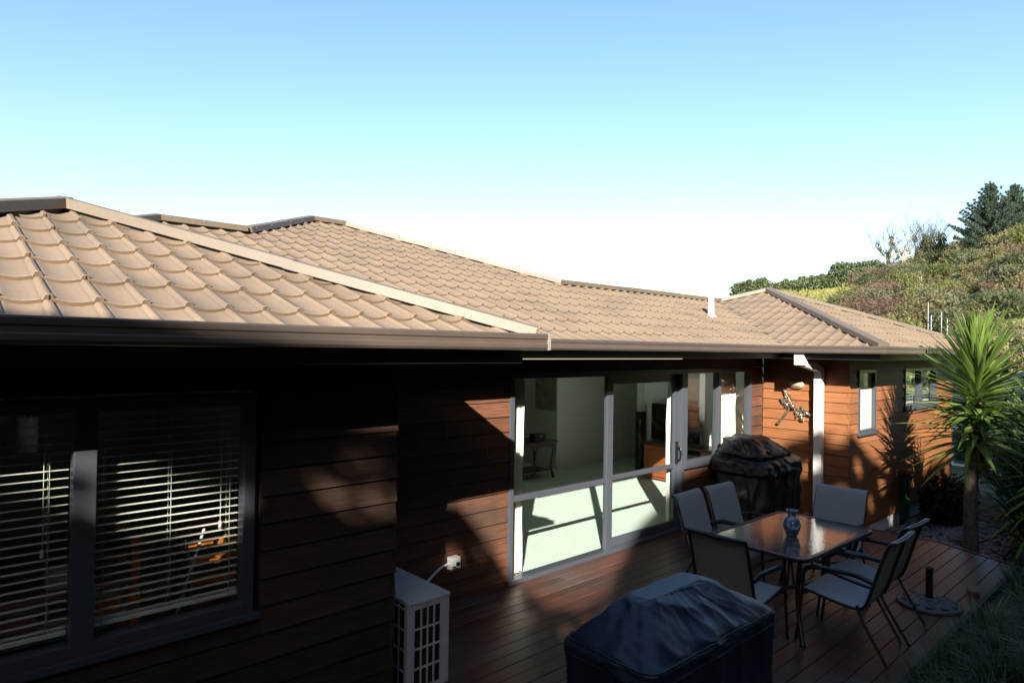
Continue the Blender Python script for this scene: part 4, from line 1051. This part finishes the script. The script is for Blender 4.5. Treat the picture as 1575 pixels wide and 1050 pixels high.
mb = MB(); mb.tube([(0,0,0),(.02,0,.3),(0,.02,.5)], [.04,.03,.015], 8); mb.build('stem', M_bark, rs)
mb = MB(); foliage(mb, [(0,0,.42,.5,.42,.40),(.25,-.1,.35,.3,.28,.3),(-.3,.05,.3,.28,.28,.3)], 2600, .045, r4, inner=.5); mb.build('crown', M_shrub, rs)
def tuft(x, y_, label, n, L, m, spread=1., wd=.006, group=None, name='grass_tuft', cat='grass'):
    mb = MB(); z = gz(x, y_)-.03
    for k in range(n):
        a = r4.uniform(0,2*PI); el = r4.uniform(.35,1.45); l = L*r4.uniform(.55,1.1); dr = r4.uniform(.25,.9)*spread
        bx0 = r4.gauss(0,.06); by0 = r4.gauss(0,.06); rows = []
        w_ = wd*r4.uniform(.7,1.3)
        for i in range(6):
            t = i/5; h = l*(math.cos(el)*t+.15*dr*t*t); zz = l*(math.sin(el)*t-.55*dr*t*t)
            px, py = bx0+h*math.cos(a), by0+h*math.sin(a); ww = w_*(1-t**2)+.0006
            rows.append([(px-ww*math.sin(a),py+ww*math.cos(a),zz),(px+ww*math.sin(a),py-ww*math.cos(a),zz)])
        mb.grid(rows, True)
    o = mb.build(name, m); o.location = (x,y_,z); tag(o, label, cat, group); return o
TG = 'grassy tufts in the garden bed beside the deck'
for k, (x, y_, l) in enumerate(((5.15,1.32,.42),(5.75,1.36,.46),(5.35,.98,.5),(6.05,1.05,.5),(6.55,1.33,.42),(4.75,.95,.46),(6.75,.92,.5),(7.35,1.05,.46),(5.7,.7,.5),(6.4,.62,.5),(8.0,.95,.5))):
    tuft(x, y_, ('tall ' if l > .48 else 'short ' if l < .45 else '')+'fine grass tuft '+('against the deck edge' if y_ > 1.2 else 'in the middle of the bed' if y_ > .8 else 'farthest from the deck')+(' at the bottom of the frame' if x < 6 else ' near the umbrella base' if x < 7.2 else ' near the deck corner'), 330, l, M_tussock, 1., .0042, TG)
tuft(7.15,1.38,'yellow striped flax tuft in the bed near the umbrella base', 60, .38, M_flax, .6, .011, None, 'flax_tuft', 'flax')
tuft(8.15,1.30,'green strappy clump by the far corner of the deck', 80, .5, M_dleaf, .7, .014, None, 'strappy_clump', 'plant')
tuft(8.75,1.12,'tall green clump at the right end of the deck', 90, .6, M_dleaf, .7, .014, None, 'strappy_clump', 'plant')

for k, (x, y_, m) in enumerate(((4.35,3.2,0),(5.0,3.9,0),(4.7,2.55,1),(7.6,2.6,1),(8.1,2.1,0),(6.6,1.75,1),(5.2,4.45,0),(8.6,2.9,1),(3.6,3.4,1))):
    mb = MB(); mb.grid([[(-.03,-.001,.004),(0,-.012,.007),(.03,.001,.004)],[(-.028,.001,.003),(0,0,.003),(.034,0,.010)],[(-.03,.001,.004),(0,.012,.009),(.03,.001,.004)]], True)
    o = mb.build('fallen_leaf', M_dryleaf if m else BUSHM['lime_leaf']); o.location = (x,y_,.001); o.rotation_euler = (0,0,k*1.7)
    tag(o, ('brown' if m else 'yellow')+' fallen leaf lying on the deck boards '+('by the blue barbecue cover','between slider and blue cover','right of the air conditioner','behind the garden side chairs','beside the umbrella base','in front of the garden side chairs','just below the sliding door','near the far deck edge','close to the air conditioner')[k], 'leaf', 'fallen leaves on the deck')
# ------------------------------------------------------------------ far right: neighbour, scaffold
nb = thing('neighbour_house', 'white house with pale roof glimpsed through the yucca leaves', 'house', (30,3.9,-2.6), -.1)
mb = MB(); mb.box(-3,-4,0,4,3.5,3.3); mb.build('wall', M_nwall, nb)
mb = MB(); mb.grid([[(-3.4,-4.4,3.3),(4.4,-4.4,3.3)],[(-3.4,-.2,4.6),(4.4,-.2,4.6)],[(-3.4,3.9,3.3),(4.4,3.9,3.3)]], False); mb.face([(-3.4,-4.4,3.3),(-3.4,3.9,3.3),(-3.4,-.2,4.6)]); mb.build('roof', M_galv, nb)
for y_ in (-2.5,.6):
    mb = MB(); mb.bbox(-3.05,y_,1.2,-2.98,y_+1.6,2.4,.01); wn_ = mb.build('window', M_frame, nb); mb = MB(); mb.box(-3.06,y_+.1,1.3,-3.052,y_+1.5,2.3); mb.build('pane', M_screen, wn_)
def onhill(px, s):
    r = (px-787.5)/1004.; X = s*(.6774+r*.7357); Y = s*(.7357-r*.6774); return X, Y, hill_z(X, Y)
sx_, sy_, sz_ = onhill(1432, 33)
sc2 = thing('scaffold', 'grey scaffold poles standing beyond the end of the roof', 'scaffold', (sx_,sy_,sz_), .3)
for a, b, h in ((0,0,4.7),(.75,.1,5.4),(1.1,-.5,4.9),(.3,-.7,4.5)):
    mb = MB(); mb.tube([(a,b,0),(a,b,h)], .022, 6); mb.build('pole', M_galv, sc2)
for z in (4.0,4.4):
    mb = MB(); mb.tube([(-.6,0,z),(1.2,.1,z)], .025, 6); mb.build('rail', M_galv, sc2)
# ------------------------------------------------------------------ the hillside
r5 = random.Random(21)
def bush_mesh(name, m, seed, n=1500, size=.085):
    r_ = random.Random(seed); blobs = [(0,0,.42,.42,.42,.40)]
    for k in range(8):
        a = r_.uniform(0,6.28); d = r_.uniform(.15,.42); blobs.append((d*math.cos(a), d*math.sin(a), r_.uniform(.25,.72), *[r_.uniform(.16,.30) for _ in range(3)]))
    mb = MB(); foliage(mb, blobs, n, size, r_, inner=.35, out=.5); return mb.mesh(name, m)
BM = {k: [bush_mesh('crown', m, 30+i*3+j, 3000, .036 if k != 'brown_twig' else .028) for j in range(2)] for i, (k, m) in enumerate(BUSHM.items())}
NAMES = {'olive_leaf': 'olive brown', 'green_leaf': 'dark green', 'brown_twig': 'leafless purple brown', 'lime_leaf': 'bright lime green', 'grey_leaf': 'grey green'}
def bush(px, s, w_, h, kind, label=None, group=True, dz=0):
    X, Y, z = onhill(px, s)
    where = ('low on the slope' if s < 66 else 'half way up the slope' if s < 88 else 'near the crest')+(' under the pines' if px > 1490 else ' right of the bare trees' if px > 1445 else ' below the bare trees' if px > 1360 else ' above the end of the roof')
    t = thing('shrub', label or f"{'broad ' if w_ > 4.3 else 'small ' if w_ < 3.1 else ''}{NAMES[kind]} shrub {where}", 'shrub', (X,Y,z-.25*h+dz), r5.uniform(0,6.28), f'{NAMES[kind]} shrubs on the hillside' if group and not label else None)
    o = inst('crown', r5.choice(BM[kind]), t, Matrix.Diagonal((w_,w_,h*1.2,1)))
    return t
kinds = ['olive_leaf']*10+['green_leaf']*4+['brown_twig']*3+['grey_leaf']*3+['lime_leaf']*3
for k in range(170):
    s = 50+58*r5.random()**.85; lo = 1290+max(0,(s-60))*1.25
    if s > 96: lo = 1345
    px = r5.uniform(lo, 1660)
    kd = r5.choice(kinds)
    if px < 1385 and s < 95 and r5.random() < .5: kd = 'brown_twig'
    w_ = r5.uniform(2.6,5.2)*(.75+.25*s/100); bush(px, s, w_, w_*r5.uniform(.65,1.0), kd)
bush(1437, 80, 4.2, 4.6, 'lime_leaf', 'round bright lime green tree standing out on the hillside')
bush(1352, 52, 3.4, 3.0, 'lime_leaf', 'large leaved yellow green shrub just beyond the roof slope')
bush(1392, 46, 3.0, 3.0, 'lime_leaf', 'yellowish palm like shrub beyond the roof end')
bush(1400, 70, 2.6, 4.8, 'lime_leaf', 'thin yellow leaved sapling below the bare trees')
for px, s in ((1508,96),(1545,88),(1590,90),(1470,100),(1440,104),(1415,105),(1390,106),(1360,106)):
    bush(px, s, r5.uniform(4,6), r5.uniform(3.2,4.6), r5.choice(['olive_leaf','green_leaf','grey_leaf']))
for px, s in ((1462,36),(1490,40),(1520,38),(1555,42),(1590,38),(1475,50),(1540,52)):
    bush(px, s, r5.uniform(3,4), r5.uniform(2.6,3.4), r5.choice(['green_leaf','olive_leaf','grey_leaf']), None)
# hedges along the crest
def hedge(px0, px1, s0, s1, w_, h0, h1, label, n):
    a = Vector(onhill(px0, s0)); b = Vector(onhill(px1, s1)); k = max(4, int((b-a).length/1.4)); blobs = []
    t = thing('hedge', label, 'hedge', a)
    for i in range(k+1):
        f = i/k; p = a.lerp(b, f); p.z = hill_z(p.x, p.y); h = h0+(h1-h0)*f+r5.uniform(-.25,.25)
        q2 = p-a; blobs.append((q2.x,q2.y,q2.z+h*.45,w_*.6,w_*.6,h*.58))
    mb = MB(); foliage(mb, blobs, n, .26, r5, inner=.5, out=.6); mb.build('foliage', M_hedge, t)
    mb = MB()
    for bl in blobs[::2]: mb.tube([(bl[0],bl[1],bl[2]-bl[5]),(bl[0],bl[1],bl[2])], .1, 5)
    mb.build('trunk', M_bark, t)
hedge(1132, 1152, 104, 104, 2.2, 2.4, 2.7, 'first clump of the clipped hedge at the left end of the crest', 1600)
hedge(1160, 1176, 104, 104, 2.2, 2.5, 3.0, 'second clump of the clipped hedge along the crest', 1500)
hedge(1180, 1276, 106, 106, 2.0, 1.7, 2.4, 'long low clipped hedge along the hill crest', 5000)
hedge(1288, 1345, 106, 106, 2.8, 3.9, 3.8, 'tall dark hedge block along the crest below the bare trees', 5200)
# rough grass on the slope
sc3 = MB()
for k in range(9000):
    px = r5.uniform(1075,1360); s = r5.uniform(62,107)
    X, Y, z = onhill(px, s); h = r5.uniform(.25,.9)*(1 if math.sin(X*.4)*math.sin(Y*.33) > -.2 else .35); a = r5.uniform(0,6.28); d = r5.uniform(.15,.4)
    n = len(sc3.v); sc3.v += [(X-d*math.cos(a),Y-d*math.sin(a),z-.1),(X+d*math.cos(a),Y+d*math.sin(a),z-.1),(X+r5.uniform(-.2,.2),Y+r5.uniform(-.2,.2),z+h)]; sc3.f.append((n,n+1,n+2)); sc3.sm.append(False)
tag(sc3.build('rough_grass', leafmat('dry_grass', (.30,.28,.09), (.17,.19,.06), .3, .8, .25)), kind='stuff')
# bare trees with ivy
def bare_tree(px, s, h, seed, label, ivy, spread=.72, m=M_palebark):
    X, Y, z = onhill(px, s); r_ = random.Random(seed)
    t = thing('bare_tree', label, 'tree', (X,Y,z-.3), group=None)
    tr, fine, iv = MB(), MB(), MB()
    def grow(p, d, L, rad, depth):
        pts = [p]; dd = d.copy()
        for k in range(4):
            dd = (dd+Vector((r_.gauss(0,.13),r_.gauss(0,.13),r_.gauss(.05,.06)))).normalized(); pts.append(pts[-1]+dd*L/4)
        (tr if depth < 2 else fine).tube(pts, [rad*(1-.12*k) for k in range(5)], 5 if depth < 2 else 3, caps=False)
        if depth < 2 and ivy:
            for q2 in pts[(2 if depth == 0 else 0):]:
                if r_.random() < ivy: foliage(iv, [(q2.x,q2.y,q2.z,.42,.42,.6)], 60, .16, r_, inner=.2)
        if depth < 4:
            for k in range((5,4,3,2)[depth]):
                q2 = pts[2+(k%3)]; a = r_.uniform(0,6.28); nd = (dd+Vector((math.cos(a)*spread,math.sin(a)*spread,.12+r_.uniform(0,.25)))).normalized()
                grow(q2, nd, L*r_.uniform(.6,.82), rad*.47, depth+1)
    grow(Vector((0,0,0)), Vector((0,0,1)), h*.46, h*.024, 0)
    tr.build('trunk', m, t); fine.build('branch', M_bark, t)
    if iv.v: iv.build('ivy', M_ivy, t)
    return t
bare_tree(1366, 106, 9.6, 1, 'leafless tree leftmost on the skyline with slim ivy trunk', .5)
bare_tree(1382, 104, 10.2, 2, 'leafless pale forked tree between two ivy trunks on the skyline', .25)
bare_tree(1405, 106, 9.0, 6, 'small leafless tree in the middle of the skyline group', .4)
bare_tree(1424, 104, 8.8, 4, 'ivy smothered tree in the skyline group', 1., .6)
bare_tree(1441, 104, 8.4, 5, 'leaning ivy clad tree nearest the pine on the skyline', .9, .6)
bare_tree(1421, 72, 4.4, 8, 'small bare pale sapling below the lime green tree', 0, .45)
bare_tree(1077, 150, 6.0, 9, 'tiny bare tree showing over the main ridge', 0, .45, M_bark)
# pine
def needles(mb, c, rad, n, size, r_):
    for _ in range(n):
        d = Vector((r_.gauss(0,1), r_.gauss(0,1), r_.gauss(.35,1))).normalized(); p = c+d*rad*r_.random()**.5
        a = (d+Vector((0,0,.5))).normalized()*size*r_.uniform(.6,1.4); b = a.orthogonal().normalized()*size*.20
        b = Matrix.Rotation(r_.uniform(0,6.28),3,a.normalized()) @ b
        k = len(mb.v); mb.v += [tuple(p-a*.4-b), tuple(p-a*.4+b), tuple(p+a)]; mb.f.append((k,k+1,k+2)); mb.sm.append(False)
def pine(px, s, h, rad, seed, label):
    X, Y, z = onhill(px, s); r_ = random.Random(seed)
    t = thing('pine_tree', label, 'tree', (X,Y,z-1.2))
    mb = MB(); mb.tube([(0,0,0),(.1,0,h*.5),(0,0,h)], [.35,.22,.04], 8, 3); mb.build('trunk', M_bark, t)
    br_, nd = MB(), MB()
    zz = h*.08
    while zz < h*.97:
        f = zz/h; R_ = rad*(1-f)*(1.0 if f > .15 else .85)+.12
        k0 = r_.uniform(0,6.28); nb_ = 7 if f < .8 else 5
        for k in range(nb_):
            a = k0+6.283*k/nb_+r_.uniform(-.3,.3); L = R_*r_.uniform(.6,1.2); up = .12+.4*f
            tip = Vector((math.cos(a)*L, math.sin(a)*L, zz+L*up+.2)); mid = Vector((math.cos(a)*L*.55, math.sin(a)*L*.55, zz+L*up*.3))
            br_.tube([(0,0,zz),mid,tip], [.07,.045,.02], 4, 2, caps=False)
            n = max(3, int(L*2.2))
            for q2 in range(n):
                u = .25+.75*q2/(n-1); c_ = Vector((0,0,zz)).lerp(mid, min(1,u*2)) if u < .5 else mid.lerp(tip, u*2-1)
                needles(nd, c_, .46*(1.15-.55*u)*(.4+.6*(1-f)), 46, .24, r_)
        zz += h*.04*(1.2-.5*f)
    for q2 in range(5): needles(nd, Vector((0,0,h*(.9+.027*q2))), .24-.045*q2, 40, .22, r_)
    br_.build('branch', M_bark, t); nd.build('foliage', M_pine, t); return t
pine(1521, 93, 11.6, 6.6, 3, 'tall dark pine tree on the skyline at the right edge')
pine(1560, 95, 9.6, 5.2, 8, 'second pine tree merging with the tall pine at the frame edge')
bush(1470, 104, 2.0, 3.2, 'grey_leaf', 'small spiky grey tree between the bare trees and the pine')

# ------------------------------------------------------------------ unseen trees added behind the camera, crowns shaped to shade the deck
CA, SA, TE = math.cos(SUN_A), math.sin(SUN_A), math.tan(SUN_E)
EU = [-6,-3,-2.45,-2.1,-1.6,-1.1,-.95,-.80,-.55,-.2,.2,.5,.75,1.1,1.6,2.4,3.2,3.9,4.6,5.4,6.2,7.0,7.6,8.2,10,14]
EV = [3.5,3.55,3.62,3.66,3.80,3.95,3.98,3.80,3.45,3.12,3.02,3.25,3.75,4.50,5.15,5.75,6.15,6.2,6.0,5.95,6.2,6.8,7.1,7.1,6.5,5.5]  # crown outline set by where the shade should end on the house
r6 = random.Random(77)
SHADE_CASTERS = [(-7,-3.0,'unseen broadleaf tree added for shade behind the camera, left'),(-3.0,-.4,'unseen broadleaf tree added for shade behind the camera, second from left'),(-.4,2.2,'unseen broadleaf tree added for shade behind the camera, middle'),(2.2,5.0,'unseen tall broadleaf tree added for shade behind the camera, right of middle'),(5.0,8.4,'unseen tall broadleaf tree added for shade behind the camera, right'),(8.4,13,'unseen broadleaf tree added for shade behind the camera, far right')]
def back(u, v_, d):      # from sun-plane coordinates to the world
    X = d*CA+u*SA; Y = d*SA-u*CA; return Vector((X, Y, v_-TE*d))
for u0, u1, lb in SHADE_CASTERS:
    D0 = r6.uniform(-11.5,-9.5); base = back((u0+u1)/2, 0, D0); gz_ = gz(base.x, base.y)
    t = thing('shade_caster_tree', lb, 'tree', (base.x,base.y,gz_-.1), group='unseen trees added behind the camera for their shade')
    mb = MB(); top = float(np.interp((u0+u1)/2, EU, EV))-TE*D0-gz_
    mb.tube([(0,0,0),(.1,0,top*.4),(-.05,.1,top*.85)], [.2,.14,.05], 8, 3); mb.build('trunk', M_bark, t)
    mb = MB(); n = int((u1-u0)*3000)
    for k in range(n+int((u1-u0)*900)):
        u = r6.uniform(u0,u1); ve = float(np.interp(u, EU, EV))
        v_ = r6.uniform(-2.2, ve) if k < n else ve-.4*r6.random(); d = D0+r6.uniform(-1.6,1.6)
        dist = ve-v_
        s = .16
        if dist < .5: s = .075
        if dist < .30 and -.5 < u < .65 and r6.random() < .35: continue  # leaf holes shaped to dapple the deck and walls
        if -.5 < u < .62 and v_ > 2.7 and math.sin(u*17)*math.sin(v_*14+u*5) > .35: continue
        if -.6 < u < .95 and 2.3 < v_ < 3.15 and math.sin(u*19+v_*7)*math.sin(v_*16-u*6) > .62: continue
        if -.9 < u < -.3 and v_ > 3.3 and math.sin(u*21+2)*math.sin(v_*17) > .4: continue
        if u > 2.6 and dist < 1.0 and math.sin(u*9)*math.sin(v_*8) > .45: continue
        # gap cut in the leaves to let sun onto the near window
        gap = ((u+2.13)/.44)**2+((v_-3.20)/.20)**2
        if (u+2.25)**2+((v_-3.2)*1.6)**2 < .006: gap = 3
        if gap < 1.0 or (gap < 1.6 and r6.random() < .6): continue
        gap2 = ((u+1.24)/.33)**2+((v_-3.57)/.30)**2  # opening shaped to put sun on the wing boards
        if gap2 < 1 and r6.random() < .86: continue
        if v_+s*.5 > ve and dist < s*.5: v_ = ve-s*.5
        p = back(u, v_, d)
        if p.z < gz_-.2: continue
        p = p-Vector((base.x,base.y,gz_-.1))
        nn = Vector((r6.gauss(-.6,.5), r6.gauss(-.6,.5), r6.gauss(.4,.5))).normalized()
        a = nn.orthogonal().normalized(); a = Matrix.Rotation(r6.uniform(0,6.28),3,nn) @ a; c_ = nn.cross(a)
        kk = len(mb.v); mb.v += [tuple(p-a*s), tuple(p-c_*s*.7), tuple(p+a*s), tuple(p+c_*s*.7)]; mb.f.append((kk,kk+1,kk+2,kk+3)); mb.sm.append(False)
    mb.build('crown', M_occ, t)

# unseen tall trees added to cut sky light, open along the sun's path
for u0, u1, v0, v1, d0, d1, nu, lb in ((-13,-5.4,-1,18,-10,-1.5,2,'unseen tall tree added to block sky light left of the camera'), (9.8,18,-1,19,-9,3,2,'unseen tall tree added to block sky light right of the camera'), (-5.4,2.2,8.6,19,-13,-8,1,'unseen high crown added behind the camera to block sky light'), (2.2,9.8,8.8,19,-13,-8,1,'unseen spreading high crown added to block sky light'), (10.2,19,-3,20,2,11,2,'unseen tall tree added to block sky light beyond the right end of the deck')):
    for q2 in range(nu):
        ua, ub2 = u0+(u1-u0)*q2/nu, u0+(u1-u0)*(q2+1)/nu
        um = (ua+ub2)/2; dm = (d0+d1)/2
        if v0 > 5: um = -6.0 if um < 0 else 10.4
        base = back(um, 0, dm); gz_ = gz(base.x, base.y)
        t = thing('sky_blocker_tree', lb+(' farther off' if q2 else ''), 'tree', (base.x,base.y,gz_-.1))
        mb = MB(); tp_ = (v0+v1)/2-TE*dm-gz_; cc = back((ua+ub2)/2, (v0+v1)/2, dm)-Vector((base.x,base.y,gz_-.1))
        mb.tube([(0,0,0),(cc.x*.1,cc.y*.1,tp_*.4),(cc.x*.35,cc.y*.35,tp_*.8),(cc.x,cc.y,cc.z)], [.32,.26,.18,.06], 8, 3); mb.build('trunk', M_bark, t)
        mb = MB()
        for k in range(9000):
            u = r6.uniform(ua,ub2); v_ = r6.uniform(v0,v1); d = r6.uniform(d0,d1)
            if math.sin(u*1.9+d)*math.sin(v_*1.7)*math.sin(d*1.3+1) > .45: continue
            if v0 > 5 and v_ < float(np.interp(u, [-5.4,-3.5,0,3,4.2,5.5,8,9.8], [8.9,9.7,9.0,10.5,10.9,10.6,9.7,9.5])): continue
            p = back(u, v_, d)
            if p.z < gz(p.x,p.y)+.2 or (p.x > -4.8 and p.y > 2.6) or (p.y > .1*p.x-1.5 and p.x > -1.5) : continue
            p = p-Vector((base.x,base.y,gz_-.1)); s_ = r6.uniform(.22,.36)
            nn = Vector((r6.gauss(0,1), r6.gauss(0,1), r6.gauss(.5,.7))).normalized()
            a = nn.orthogonal().normalized(); a = Matrix.Rotation(r6.uniform(0,6.28),3,nn) @ a; c_ = nn.cross(a)
            kk = len(mb.v); mb.v += [tuple(p-a*s_), tuple(p-c_*s_*.7), tuple(p+a*s_), tuple(p+c_*s_*.7)]; mb.f.append((kk,kk+1,kk+2,kk+3)); mb.sm.append(False)
        mb.build('crown', M_occ, t)
